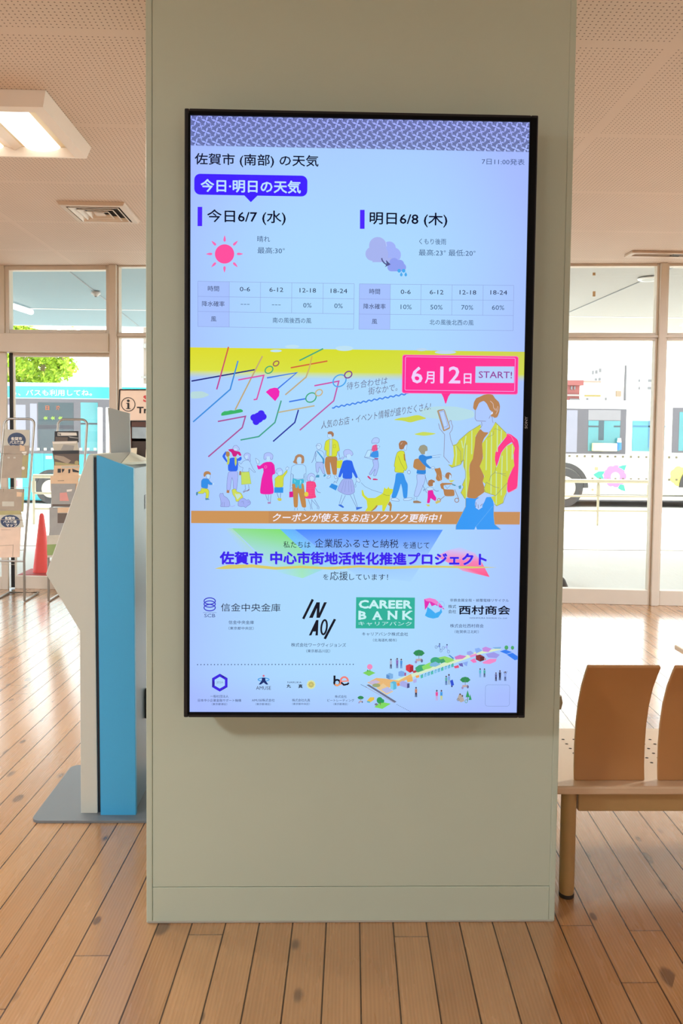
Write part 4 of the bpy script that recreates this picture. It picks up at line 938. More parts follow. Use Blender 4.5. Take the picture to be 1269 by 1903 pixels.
table((96, 1202), (1184, 1220), (98, 1517), (1181, 1536), (96, 315, 532, 750, 968, 1184),
 [('時間', 166, 244, 1253, 38, D1), ('0-6', 388, 460, 1257, 31, D1), ('6-12', 594, 691, 1261, 31, D1), ('12-18', 804, 919, 1266, 31, D1), ('18-24', 1020, 1136, 1270, 31, D1),
  ('降水確率', 126, 283, 1359, 38, D1), ('---', 395, 456, 1363, 3.5, D2), ('---', 612, 673, 1367, 3.5, D2), ('0%', 830, 888, 1370, 32, D2), ('0%', 1046, 1105, 1374, 32, D2),
  ('風', 188, 226, 1465, 36, D1), ('南の風後西の風', 618, 887, 1475, 38, D2)], 0)
A.crop(660, 200, 3.732)
A.T('7日11:00発表', 874, 1172, 372, 42, '3E5488', .004)
A.rect(28, 60, 706, 838, '4A22FF'); A.T('明日6/8 (木)', 95, 636, 774, 100, '0C1028', .011)
c1, c2, c3 = 'A6B4F0', 'A0B2FA', '8FA0F2'
for x, y, r_ in ((262, 1020, 52), (232, 972, 46), (215, 1020, 50)): A.ell(x, y, r_, r_, c2)
for x, y, r_ in ((152, 955, 60), (116, 1012, 49), (170, 1015, 56)): A.ell(x, y, r_, r_, c1)
A.rect(116, 262, 1040, 1070, c1); A.seg([(207, 925), (214, 960)], 5, 'B8CCFC')
for x, y, r_ in ((322, 1106, 28), (306, 1084, 30), (266, 1074, 33), (248, 1106, 28), (285, 1104, 30)): A.ell(x, y, r_, r_, c3)
A.rect(248, 322, 1110, 1134, c3)
A.seg([(180, 1042), (184, 1058), (196, 1074), (215, 1088)], 9, '50568C'); A.poly('210,1055 243,1086 203,1104 214,1084', '50568C')
for x, y in ((302, 1130), (333, 1130)): A.ell(x, y, 12, 13, '46AAF0')
for x, y in ((317, 1158), (348, 1158)): A.ell(x, y, 9, 11, '46A8EE'); A.poly([(x-6, y-6), (x, y-20), (x+6, y-6)], '46A8EE')
A.T('くもり後雨', 440, 628, 927, 42, '3A5884', .004); A.T('最高:23°', 438, 626, 1004, 44, '3A5884', .004); A.T('最低:20°', 645, 833, 1007, 44, '3A5884', .004)
table((26, 1221), (1100, 1233), (24, 1537), (1096, 1547), (26, 241, 455, 671, 887, 1100),
 [('時間', 95, 170, 1274, 38, D1), ('0-6', 313, 383, 1277, 31, D1), ('6-12', 515, 611, 1279, 31, D1), ('12-18', 723, 839, 1281, 31, D1), ('18-24', 937, 1054, 1282, 31, D1),
  ('降水確率', 55, 209, 1378, 38, D1), ('10%', 313, 390, 1382, 32, D2), ('50%', 520, 605, 1384, 32, D2), ('70%', 735, 818, 1386, 32, D2), ('60%', 948, 1034, 1387, 32, D2),
  ('風', 113, 151, 1484, 36, D1), ('北の風後北西の風', 515, 821, 1490, 38, D2)], 0)
# --- campaign picture
v0, v1, v2 = 730, 803, 827
A.raw([(0, v0), (540, v0), (1080, v0), (1080, v1), (540, v1), (0, v1), (0, v2), (540, v2), (1080, v2)], [(0, 1, 4, 5), (1, 2, 3, 4), (5, 4, 7, 6), (4, 3, 8, 7)],
      [H('DEDC2C'), H('D6DE2E'), H('CCD24C'), H('D0DA4E'), H('D6E040'), H('DCE240'), bgc(0, v2), bgc(540, v2), bgc(1080, v2)])
A.crop(340, 630, 3.732)
for x, y, a, b in ((755, 52, 50, 12), (642, 82, 40, 9), (1118, 65, 62, 18)): A.ell(x, y, a, b, 'BEE2F4')
A.soft = True; A.poly('50,365 130,362 185,388 130,410 50,415', 'B8DADC')
A.crop(660, 630, 3.732)
for x, y, a, b in ((460, 74, 38, 10), (626, 93, 74, 12)): A.ell(x, y, a, b, 'BCD8F2')
A.poly('440,492 560,468 700,470 825,500 830,545 720,570 600,560 480,545', 'B4DCE8')
A.poly('262,563 320,546 350,546 420,530 445,530 502,553 440,566 385,582 330,568', 'C8D84E'); A.poly('408,662 470,646 500,648 568,658 530,668 480,674 430,668', 'C8DA5C'); A.soft = False
A.crop(340, 630, 3.732); w = 9.5
A.seg('55,292 495,213', w, '1C2480'); A.seg([(312, 54), (272, 202), (231, 350)], w, ('D2602E', 'C0369E')); A.seg('378,151 325,350 68,576', w, '3A8EE0')
A.seg('548,118 360,492', w, 'C2A878'); A.seg('380,284 558,252 510,418 488,422', w, 'DA4FA8')
A.rng(594, 214, 29, 22, 8, '3EA878', rot=-.6); A.rng(643, 170, 21, 15, 8, '9C5A5C', rot=-.6)
A.seg('580,270 787,234 655,346', w, '3A78E8'); A.poly('572,368 600,346 632,338 655,341 668,364 665,395 638,432', 'F024B4')
A.seg('805,150 970,67', w, '46A87C'); A.seg('745,200 1000,153', w, 'D2643C'); A.seg('893,118 875,200 852,265 708,388', w, ('D6BA48', 'BCA88C'))
A.soft = True; A.poly('261,536 265,514 285,501 305,501 330,494 352,497 374,490 398,486 413,494 415,508', '38B468'); A.soft = False
A.seg('240,573 432,537 410,615 175,818', w, 'AC5098')
for x, y, r_ in ((541, 520, 25), (556, 540, 23), (490, 546, 24), (506, 574, 24), (522, 547, 36)): A.ell(x, y, r_, r_, '3C22F4')
A.seg('680,428 637,580 525,678 398,702', w, '44A48C')
A.seg('735,436 850,415', w, '3A78E8'); A.rng(887, 407, 38, 30, 8, '3EA878', rot=-.6); A.rng(942, 373, 25, 20, 8, 'CCB282', rot=-.6)
A.seg('660,510 912,464', w, 'C2B48E'); A.seg('800,492 775,580 625,712', w, '2A36A0')
A.seg('910,325 1080,293 1045,430 810,634', w, ('D24CA8', 'B45CA8')); A.rng(1085, 290, 48, 38, 8.5, '4AA4EE', rot=-.6); A.rng(1145, 248, 27, 21, 8.5, '7E3E92', rot=-.6)
A.crop(0, 0, 1)
A.T('待ち合わせは', 644, 0, 718, 14, '6E7696', 0, .22, p1=(720, 707)); A.T('街なかで。', 684.5, 0, 727.5, 14, '6E7696', 0, .22, p1=(739, 719.5))
A.seg([(617 + 142*k/80, 758 - 26.5*k/80 + 1.3*math.sin(k*1.1)) for k in range(81)], 2.4, '3E82EA')
A.T('人気のお店・イベント情報が盛りだくさん!', 597, 0, 790.5, 15, '6A6E86', .002, .22, p1=(801, 754.5))
A.crop(660, 630, 3.732)
def slab(x0, x1, yc, h, r_, col): A.rrect(x0, x1, yc, h, r_, col)
slab(325, 1133, 249, 270, 16, 'F878C0'); slab(330, 1129, 249, 260, 13, 'FF2A92'); A.poly('598,378 664,378 648,402 632,449 626,449 612,404', 'FF2A92')
A.rline(345, 1112, 245, 236, 10, 3.5, 'E8A8F4')
pk = 'EFD2FF'
A.T('6', 390, 468, 251, 116, pk, .02); A.T('月', 484, 551, 268, 84, pk, .02); A.T('12', 590, 731, 250, 118, pk, .02); A.T('日', 754, 808, 276, 72, pk, .02)
A.poly('836,191 1105,192 1104,307 834,305', 'B6D0FF')
A.T('START!', 858, 1090, 250, 47, '96489C', .012)
# strollers and walkers, left part
A.soft = True
LN, SKN = '6A76B0', 'BCE0FF'
A.crop(340, 820, 7.05)
A.fig('268,440 275,412 300,396 335,396 362,415 367,445 350,440 335,430 300,440 290,470 272,466', 'B48454'); A.fig('300,440 330,432 356,442 355,480 340,502 312,490', SKN, LN)
A.fig('240,520 262,494 300,490 335,500 360,540 392,556 385,574 350,575 328,560 325,625 238,610', '2E8EE8', LN, 3); A.ell(398, 562, 14, 9, SKN)
A.fig('238,618 325,626 345,660 335,755 298,752 305,690 285,668 270,690 200,690 195,668 235,655', 'D2DC46', '707C50', 3); A.poly('172,672 198,664 198,690 188,716 172,710', '4E8CB0'); A.poly('294,748 330,750 352,768 296,774', '4E8CB0')
A.fig('595,400 718,395 722,470 705,650 662,650 658,520 640,470 620,650 572,645 580,500', 'A8B8FA', LN); A.fig('574,645 610,645 608,682 572,680', 'B07C58')
A.fig('592,260 620,220 690,215 722,240 720,398 588,398', '2A66EE', None); A.poly('508,200 560,130 585,150 545,195 590,270 575,285', '2A66EE'); A.poly('700,240 765,200 770,240 745,262 705,258', '2A66EE')
A.poly('560,140 590,135 610,150 612,190 595,215 565,200', 'B08454'); A.poly('578,215 605,190 612,265 600,310 568,306 580,280', 'C0D060'); A.poly('675,210 700,205 706,290 690,335 678,300', 'C0D060')
A.poly('590,110 650,100 690,130 745,140 768,190 740,195 715,165 695,205 655,205 635,150 600,128', 'CE1C84'); A.fig('650,95 665,62 700,55 735,90 738,118 700,128 665,118', 'B4C8FA', LN); A.poly('665,100 705,98 705,128 670,124', SKN)
A.fig('795,195 815,160 850,155 885,175 878,225 885,268 862,268 855,235 845,250 825,240 808,225', 'AEC4FC', LN); A.poly('810,195 850,185 848,225 826,240', SKN)
A.fig('782,272 818,250 860,250 882,280 920,370 955,408 935,414 890,372 865,350 866,405 772,405 790,345 750,340 722,300 735,278 760,305', 'AED6FE', LN)
A.poly('740,395 765,395 760,450 736,446', 'A8805C'); A.fig('762,408 868,404 895,560 768,572', 'C6DE62', '8A9A50', 3); A.seg('815,575 822,630 788,668', 5, LN); A.seg('860,572 868,630 830,662', 5, LN); A.poly('788,672 830,645 832,655 795,678', '8C6C7C'); A.poly('832,660 870,630 873,645 840,662', '8C6C7C')
A.fig('1058,215 1065,170 1100,150 1145,152 1182,185 1175,240 1150,245 1140,205 1100,200 1085,245 1060,240', 'AEC2FC', LN); A.poly('1092,200 1140,200 1145,245 1120,275 1100,255', SKN)
A.poly('1050,290 1090,275 1160,272 1200,310 1212,430 1175,445 1170,480 1200,700 1005,700 1030,500 1058,400 1055,352 985,378 966,310 1005,330', 'EC1EA8')
A.seg('1048,350 1060,400', 3, 'B01888'); A.seg('1172,320 1172,440 1165,480', 3, 'B01888'); A.rng(1085, 340, 15, 15, 4, 'F490D4'); A.fig('948,222 985,245 1003,270 995,300 975,305 960,268', SKN, LN)
A.seg('1085,702 1112,780', 5, LN); A.seg('1122,702 1125,790', 5, LN); A.seg('1155,702 1150,800', 5, LN); A.poly('1112,800 1155,800 1155,822 1115,824', 'AC82B8')
A.fig('478,715 490,685 510,690 528,682 535,720 580,745 612,790 618,850 600,864 490,862 500,830 495,770', 'A4B4F4', LN); A.seg('610,852 650,860 685,845', 9, 'A4B4F4'); A.seg('520,800 515,860', 3, LN); A.seg('545,800 540,862', 3, LN)
A.fig('640,640 665,632 690,625 705,665 760,680 790,730 780,770 720,795 695,790 690,745 655,705', 'D0DC58', '8A9A50'); A.fig('680,680 700,700 745,690 765,720 740,745 715,770 695,730', 'C4E0D4')
A.fig('725,800 760,755 800,748 840,780 860,765 890,800 885,830 840,858 825,876 800,858 760,862 722,850', 'A0B0F4', LN); A.seg('850,800 880,802', 3, LN); A.seg('765,800 790,790 800,830', 3, LN)
# middle part
A.crop(500, 790, 7.05)
A.fig('85,610 105,575 150,565 180,600 180,640 150,668 120,660 110,630 95,640', 'B0C8FC', LN); A.poly('112,630 160,600 178,640 150,668 124,660', SKN)
A.fig('75,710 120,665 175,660 215,615 240,590 240,625 190,690 190,820 75,820 82,740', 'D2DA44', '808C40', 3); A.poly('72,820 190,820 188,892 70,890', '2E92EA'); A.seg('105,892 130,960', 6, LN); A.seg('155,892 150,960', 6, LN); A.poly('110,965 140,958 168,965 165,998 130,998 112,982', 'CCCC5C')
A.fig('218,585 222,560 235,560 240,542 248,556 262,555 255,580 240,592', SKN, LN, 3)
A.fig('310,490 330,465 345,410 380,385 420,385 458,410 465,470 455,505 420,510 428,470 425,430 400,418 372,430 362,475 378,515 345,508', 'B08462'); A.fig('375,430 400,418 425,432 426,480 405,515 380,495', SKN)
A.fig('298,545 350,520 450,520 485,548 490,640 462,645 455,710 320,710 322,650 288,640', 'AEDBFE', LN); A.seg('290,640 280,820', 5, LN); A.seg('318,650 305,800', 4, LN); A.seg('462,645 468,740', 4, LN); A.seg('488,645 482,760', 4, LN)
A.poly('300,765 455,760 470,880 495,1085 435,1085 400,930 385,880 382,1085 328,1082 318,900', 'C0894E'); A.poly('312,695 375,722 458,708 462,760 425,775 432,840 392,835 385,780 372,830 350,825 345,775 305,770', '42B8D8'); A.poly('330,712 350,745 340,760', '8AE0EC'); A.poly('410,720 430,740 405,800', '8AE0EC')
A.seg('278,878 280,830 308,826 312,875', 4, 'A02880'); A.poly('268,878 318,872 320,948 268,952', 'DA1C92')
A.seg('345,1085 335,1122', 4, LN); A.seg('372,1085 378,1122', 4, LN); A.seg('470,1085 465,1115 490,1122', 4, LN)
A.fig('500,690 515,650 555,632 595,648 612,695 600,735 500,735', 'B2CAFC', LN); A.fig('532,690 560,665 598,690 590,730 560,745 540,725', SKN, LN, 3)
A.poly('490,745 540,738 605,745 625,805 605,830 608,910 625,955 545,970 470,965 490,850', 'F6347E'); 
for k in range(7): A.seg([(492 + 17*k, 750), (485 + 20*k, 962)], 1.6, 'FA8CB4')
for k in range(9): A.seg([(490, 765 + 23*k), (615, 765 + 23*k)], 1.6, 'FA8CB4')
A.seg('612,830 640,880 680,892', 6, LN); A.ell(492, 910, 27, 32, 'E2D24A'); A.seg('515,975 545,1050 550,1110', 5, LN); A.seg('565,975 560,1060 572,1110', 5, LN); A.seg('560,985 640,1070 638,1105', 5, LN); A.seg('600,980 660,1080 655,1110', 5, LN)
A.fig('622,262 640,245 668,243 690,268 688,300 660,325 630,318 622,290', SKN, LN); A.seg('612,280 640,265 668,280', 4, LN)
A.fig('612,345 650,330 690,340 722,370 725,480 705,490 610,488', 'AEDBFE', LN); A.seg('612,350 585,450 560,498', 6, LN); A.seg('630,370 605,450', 4, LN); A.poly('620,342 640,345 728,450 725,512 705,510 705,450', '3E94CE')
A.fig('610,490 710,490 722,580 735,640 712,645 660,540 650,625 620,622', 'A8C0F6', LN); A.poly('622,660 660,655 660,690 612,690', '4694BE'); A.poly('715,665 742,640 746,670 722,684', '4694BE'); A.seg('632,622 635,660', 4, LN); A.seg('720,640 732,655', 4, LN)
A.poly('740,415 900,415 895,530 890,660 838,655 812,520 800,480 805,590 812,652 762,655 730,530', 'B8824E')
A.fig('740,215 785,190 850,185 905,220 930,340 895,350 890,418 752,415 755,335 722,330', 'D6E03A', '808A3C'); A.poly('792,200 828,195 822,405 790,405', 'B8D4D8'); A.seg('792,200 798,300 788,405', 3, '707890'); A.seg('828,195 825,405', 3, '707890'); A.seg('842,262 870,258 872,298 845,302 842,262', 3, '808A3C')
A.poly('765,100 790,84 825,84 850,112 848,145 832,160 812,122 772,122', 'A8785A'); A.fig('768,120 815,122 828,155 826,188 800,190 795,172 768,165', SKN, LN, 3)
A.seg('740,340 738,420', 4, LN); A.seg('900,350 935,450', 5, LN); A.seg('918,350 925,420', 4, LN); A.fig('762,690 790,660 815,665 805,690 765,706', SKN, LN); A.fig('855,672 885,668 900,700 870,708', SKN, LN); A.poly('892,470 970,462 945,570 890,568', 'D2DC38'); A.seg('905,470 920,440 945,466', 4, '8A8C3C')
A.fig('975,355 1000,325 1050,320 1090,350 1105,385 1085,410 1062,380 1010,395 1020,430 985,410', 'B0C4FA', LN); A.poly('1010,395 1060,380 1080,400 1060,450 1030,445', SKN); A.fig('935,440 965,420 990,425 970,450', 'B0C4FA', LN, 3)
A.poly('970,475 1020,460 1090,470 1115,560 1170,690 1140,700 1092,610 1096,710 965,705 970,620 940,690 908,685 935,590', '2A66EC')
A.fig('965,708 1098,708 1132,888 1060,920 1000,915 892,860', 'A2B2F0', LN)
for x0, x1 in ((990, 950), (1015, 995), (1045, 1050), (1070, 1090)): A.seg([(x0, 730), (x1, 880)], 3, '7684C4')
A.seg('915,690 890,750', 6, LN); A.seg('895,765 862,740 850,770', 5, LN); A.poly('825,768 905,800 880,862 790,815', '2E8EE4'); A.fig('1140,700 1170,690 1200,730 1190,760 1150,740', SKN, LN)
A.seg('1150,735 1130,790', 4, LN); A.rng(1135, 800, 9, 20, 3, LN); A.seg('960,915 925,1040', 5, LN); A.seg('1005,925 945,1050', 5, LN); A.seg('1068,920 1150,1080', 5, LN); A.seg('1110,905 1165,1078', 5, LN); A.poly('915,1045 950,1045 990,1078 975,1092 915,1058', '3A72DC'); A.poly('1145,1080 1228,1078 1222,1092 1150,1118', '3A72DC')
# right part
A.crop(660, 800, 6.345)
A.seg('75,620 120,665 200,705 330,745', 3, '46508A')
A.poly('345,690 352,672 365,692 385,690 396,665 410,690 432,692 468,702 440,745 420,770 415,830 385,880 350,958 325,955 325,885 260,890 250,910 200,955 122,958 150,910 140,830 85,770 80,710 95,705 115,765 155,800 240,800 330,745', 'D2DC3A')
A.poly('255,885 275,890 245,930 205,958 190,956 240,910', 'B0884C'); A.poly('388,880 415,835 440,880 430,958 410,955 415,895', 'B0884C'); A.seg('335,755 375,770 412,770', 5, '96A03A')
A.poly('485,505 575,505 600,590 628,640 620,800 575,805 560,690 545,625 525,700 488,800 430,800 455,690 475,600', '3494EC'); A.fig('430,805 490,798 528,825 525,840 432,832', SKN, LN); A.fig('575,808 620,800 680,798 682,815 640,830 578,832', SKN, LN)
A.fig('500,260 540,240 585,250 595,350 620,440 600,480 580,470 578,505 468,495 475,430 462,430 480,320', 'D4DE3C', '7A8440'); A.seg('510,300 545,390 585,460', 4, '7A8440'); A.poly('575,280 592,285 595,370 580,350', 'B4862A')
A.fig('515,160 540,125 590,122 618,145 620,175 600,165 590,200 560,230 525,225', 'A87650'); A.fig('598,170 616,175 606,240 580,235 578,205', SKN, LN, 3); A.seg('540,170 560,145', 3, 'F0E4EC'); A.fig('618,490 640,470 660,495 645,520 625,510', SKN, LN)
A.fig('725,520 835,520 830,600 750,790 695,780 740,620', 'AECBFC', LN); A.seg('830,540 860,640', 5, LN); A.seg('800,650 850,740', 5, LN); A.poly('690,835 740,830 790,850 780,862 690,862', '9E7E62'); A.seg('700,790 698,832', 4, LN); A.seg('735,795 730,825', 4, LN)
A.poly('755,300 800,285 840,310 910,300 915,330 845,348 840,385 905,450 880,455 820,420 838,470 838,520 725,515 735,470', '2A86DC')
A.poly('700,345 750,332 800,395 838,430 832,475 740,470 685,440', 'B88652'); A.fig('750,230 770,185 815,172 852,195 858,240 835,250 825,285 785,282 770,255', '9C9A84', '7A7468', 3); A.poly('830,250 852,245 848,285 825,290', SKN); A.seg('912,310 1010,295', 9, SKN); A.seg('912,302 1018,290', 3, LN); A.seg('915,325 1005,318', 3, LN)
A.fig('895,440 930,428 948,448 915,460', SKN, LN, 3); A.poly('935,455 985,450 1005,440 1025,500 1032,590 985,605 955,575 968,520', 'B47E4C'); A.seg('985,530 1040,640', 4, 'D8A88A')
A.poly('1005,640 1030,622 1150,625 1160,640 1045,648 1055,700 1175,700 1180,780 1060,782 1045,700 1020,690', 'B47E4C'); A.ell(1105, 540, 38, 42, 'A87650'); A.poly('1120,520 1140,540 1130,580 1110,580', SKN); A.seg('1030,530 1130,600', 5, 'C8B088'); A.poly('1110,600 1140,590 1180,590 1140,620', 'CDD468'); A.seg('1150,640 1190,655', 16, '5498B4'); A.seg('1190,655 1240,680', 13, 'A8C8F0'); A.poly('1225,660 1255,650 1255,690 1230,695', '5498B4')
A.seg('1060,780 1000,830', 6, '8A6C5C'); A.seg('1180,700 1228,810', 6, '8A6C5C'); A.rng(995, 828, 20, 22, 8, 'B08A70'); A.rng(1205, 828, 24, 24, 9, 'A08070'); A.seg('1060,650 1095,690', 4, '7C8CB4'); A.seg('1130,650 1085,695', 4, '7C8CB4')
A.fig('862,630 870,595 905,580 945,598 945,615 925,625 925,660 880,665 866,650', 'A87650'); A.poly('925,618 948,625 945,665 920,668', SKN); A.fig('840,690 880,668 925,680 930,705 860,715', SKN, LN, 3); A.seg('840,695 812,705 820,720', 6, LN); A.seg('930,700 965,722 992,716', 6, LN)
A.poly('860,712 925,708 930,750 965,800 955,840 920,820 895,800 885,862 852,862 862,790', 'E61CA4'); A.poly('838,875 885,878 885,900 860,900', 'D0CC68'); A.poly('950,845 1000,825 1012,850 960,872', 'D0C068')
A.fig('195,130 220,92 260,85 288,105 285,140 265,155 225,150 200,158', 'B0CCFC', LN); A.poly('205,180 260,165 270,235 220,260 195,235', 'E0387C')
for k in range(4): A.seg([(212 + 14*k, 175), (206 + 14*k, 250)], 2.2, 'F8B4D4')
A.poly('180,290 205,255 275,235 282,320 230,328 178,310', '3A92E8'); A.fig('150,238 195,230 175,320 112,320', 'B8E2FF', LN, 4); A.seg('112,320 205,345 270,345', 4, LN); A.poly('228,330 275,330 275,342 232,342', 'A83C84')
A.fig('205,348 272,345 282,430 250,540 215,540 245,450 190,530 165,520 225,420', 'A8C0FA', LN); A.poly('148,540 165,540 195,575 185,585 150,556', 'CE3E7C'); A.poly('212,572 240,570 272,580 270,590 212,590', 'CE3E7C')
A.fig('262,178 295,190 280,215 262,210', SKN, LN, 3)
# --- brown ribbon
A.crop(0, 0, 1); A.soft = False
A.poly('355.6,949.6 968,952.2 967.2,975.8 355.6,972.6', 'C48C56'); A.poly('355.6,949.6 500,950.2 500,973.4 355.6,972.6', 'CC9458')
A.T('クーポンが使えるお店ゾクゾク更新中！', 507.5, 0, 962.0, 16.5, 'F4F2FF', .012, .25, p1=(821, 963.8))
# --- the tall young man with a telephone
A.crop(800, 720, 7.05); A.soft = True; G1, GL = 'CAD23E', '8C946C'
A.soft = False; A.poly('470,1455 820,1440 840,1560 838,1660 850,1800 932,1868 620,1868 602,1825 585,1868 340,1868 342,1820 400,1700 440,1620 470,1560', '2C97F4'); A.seg('470,1560 440,1620 342,1815 340,1866', 5, 'B8A878'); A.seg('825,1560 605,1830', 4, '6EB4F4'); A.seg('838,1560 838,1700 852,1800 932,1866', 5, 'B8A878')
A.soft = True; A.poly('655,545 700,585 770,595 705,670 680,740 695,930 650,1040 712,1170 690,1240 715,1320 720,1375 640,1430 600,1465 480,1450 500,1330 520,1200 515,1080 520,1010 560,940 590,650', 'B57F4A')
A.poly('1005,605 1060,620 1150,690 1168,790 1160,1080 1145,1330 1030,1390 1010,1350 1015,1220 1100,1030 1095,790 1075,715 1000,770 930,860 895,980 868,1050 850,960 850,880 880,800 1000,650', 'FF2E84')
A.poly('660,490 665,530 640,570 595,640 585,760 560,940 520,1010 512,1080 522,1200 500,1330 482,1440 455,1470 405,1385 440,1310 425,1280 465,1190 460,1100 435,1040 435,950 400,1010 285,1055 240,1015 290,1020 312,900 300,760 345,745 375,700 500,590', G1)
A.poly('855,460 905,505 1000,610 1005,640 900,760 858,850 848,940 870,1060 900,985 935,860 1000,775 1080,735 1110,800 1090,900 1105,1030 1050,1130 1020,1220 1005,1330 1005,1380 970,1450 960,1520 870,1560 800,1440 850,1425 715,1380 710,1320 725,1270 690,1240 712,1170 650,1040 695,930 680,740 765,620', G1)
for pts in ('470,640 452,760 440,950', '545,560 545,880', '335,770 345,870 335,1030', '480,760 470,1100 480,1440', '740,690 735,1090', '805,590 800,1400', '880,500 880,850', '870,1100 870,1540', '945,900 935,1420', '1005,780 1010,1100', '1080,760 1075,950', '410,700 430,800', '935,560 930,720'): A.seg(pts, 15, 'C6E4A4')
A.seg('660,490 500,590 375,700', 6, GL); A.seg('345,770 400,850 405,980 435,960', 6, GL); A.seg('465,735 435,950 465,1110 465,1190 425,1280 440,1310 405,1385 470,1475 468,1560', 6, GL); A.seg('240,1015 285,1055 400,1018 435,950', 7, GL); A.seg('855,460 770,600', 6, GL); A.seg('855,460 1000,605', 6, GL); A.seg('750,660 830,622 830,575', 5, GL); A.seg('835,555 860,545 925,572', 5, GL)
A.seg('865,1050 850,1120 800,1160 775,1235', 6, GL); A.seg('850,1125 995,1138', 5, GL); A.seg('920,1135 1000,1170', 5, GL); A.seg('740,1250 850,1310 905,1322', 6, GL); A.seg('740,1245 708,1330 730,1380 860,1425 1015,1255', 6, GL); A.seg('840,1530 875,1560 960,1520 1005,1390', 6, GL)
A.poly('722,1378 795,1410 735,1450 715,1505 690,1545 680,1580 645,1605 605,1590 590,1540 600,1480 660,1440', 'AECBFE'); A.seg('605,1510 600,1575', 7, '7C7C94'); A.seg('630,1540 635,1590', 7, '7C7C94'); A.seg('660,1560 690,1530', 7, '7C7C94'); A.seg('600,1575 640,1606 690,1570', 5, 'D8E0FA')
A.poly('560,275 570,200 600,145 650,125 700,100 760,90 820,100 850,150 900,195 915,250 905,330 880,395 840,405 815,380 800,410 770,400 790,330 760,280 740,215 700,178 640,205 600,300 582,300', 'B5804E')
A.poly('600,300 640,205 700,178 740,215 780,300 810,320 790,360 815,420 855,465 775,595 700,590 660,550 680,470 600,440 588,410', 'ABC8FF')
A.seg('590,300 588,415 610,442 730,448', 6, '7E7A92'); A.seg('672,455 678,500 662,535', 6, '7E7A92'); A.seg('815,385 815,440 825,468', 5, '7E7A92'); A.seg('790,370 770,412', 6, '7E7A92'); A.poly('800,335 822,320 820,350 790,365', 'D8E2FA'); A.seg('785,180 822,215 830,270 858,305', 6, 'DCC8C8'); A.seg('885,250 888,300 860,355', 5, 'DCC8C8'); A.seg('862,275 872,310', 5, 'DCC8C8')
A.poly('110,470 190,560 255,440 285,450 292,540 255,610 268,690 300,770 312,900 290,1020 250,995 180,910 190,620 125,540', 'ACD2FE')
A.poly('88,310 105,298 175,288 190,300 262,520 255,545 180,580 168,570 95,335', 'B0926E'); A.poly('112,318 178,300 250,525 185,560', 'ACCBFF'); A.poly('122,330 176,315 228,505 178,528', 'B6D4FF'); A.seg('122,330 176,315 228,505 178,528 122,330', 4, '8088B4')
A.seg('108,475 125,545 188,620 180,912 255,995', 7, '8E88A0'); A.seg('250,460 260,435 275,440 280,480 295,510 285,560 255,605 270,690 300,770', 7, '8E88A0'); A.seg('300,770 330,760 350,745 380,715', 5, GL)
A.seg('1005,612 1060,640 1100,715', 5, 'FF90B8'); A.seg('1165,790 1158,1080 1145,1325 1030,1385', 5, 'F890A0')
# --- appeal block
A.crop(350, 970, 2.014); A.soft = False
def fade(pts, cols, ts): A.raw([A.m(*p) for p in pts], [tuple(range(len(pts)))], [mixbg(*A.m(*p), c, t) for p, c, t in zip(pts, cols, ts)])
fade([(140, 25), (165, 25), (260, 125), (205, 115)], ['B0E49C']*4, [.15, .8, .35, .0])
fade([(165, 25), (345, 28), (420, 98), (255, 110)], ['8CE07C', '82E070', '8CE488', '98E6A0'], [.9, 1, .75, .4])
fade([(255, 110), (420, 98), (505, 180), (430, 212), (340, 190)], ['98E6A0', '8CE488', '78D8D0', 'A0F090', '90E8C0'], [.4, .75, .45, .6, .15])
fade([(345, 28), (400, 29), (560, 160), (505, 180)], ['50B8FC', '58A8FC', '80C4FF', '8CD0F4'], [.9, .9, .4, .45])
fade([(400, 29), (955, 31), (895, 130), (525, 130)], ['4286FF', '4E90FF', '88B4FF', '7CB0FF'], [1, 1, .55, .6])
fade([(525, 130), (895, 130), (835, 225), (640, 205)], ['7CB0FF', '88B4FF', '90BCFF', '90BCFF'], [.6, .55, .12, .1])
fade([(930, 130), (975, 108), (1020, 96), (1075, 118), (1100, 150)], ['FF78B8', 'F49CE4', 'E4B0F4', 'F49CD8', 'FF6CA4'], [.7, .5, .15, .35, .8])
fade([(930, 130), (1100, 150), (1131, 208), (1030, 185)], ['FF70B0', 'FF6CA4', 'FF4E84', 'FF80B0'], [.8, .85, 1, .6])
A.poly('100,176 150,162 240,160 330,170 420,165 520,170 640,164 760,168 880,164 960,166 1060,168 1120,170 1160,172 1060,176 960,173 860,174 760,178 640,172 540,180 420,174 330,180 240,172 180,176 130,178', 'D8CC6C')
A.crop(0, 0, 1); DK = '10142E'
A.T('私たちは', 527.5, 578, 1013, 12.6, DK); A.T('企業版ふるさと納税', 586, 741.5, 1010.7, 17, DK, .004); A.T('を通じて', 750.5, 799, 1014.3, 12.2, DK)
for dx, dy, cc, bo in ((.9, .9, '9CB0F8', .032), (0, 0, '3E26EC', .032)):
    A.T('佐賀市', 409 + dx, 490 + dx, 1037.5 + dy, 25, cc, bo); A.T('中心市街地活性化推進プロジェクト', 503 + dx, 906 + dx, 1038.8 + dy, 24.5, cc, bo)
A.T('を', 601.8, 611.5, 1073, 10.5, DK); A.T('応援', 614.5, 648, 1071, 17, DK, .006); A.T('しています！', 650.5, 722.5, 1073.3, 11.5, DK)
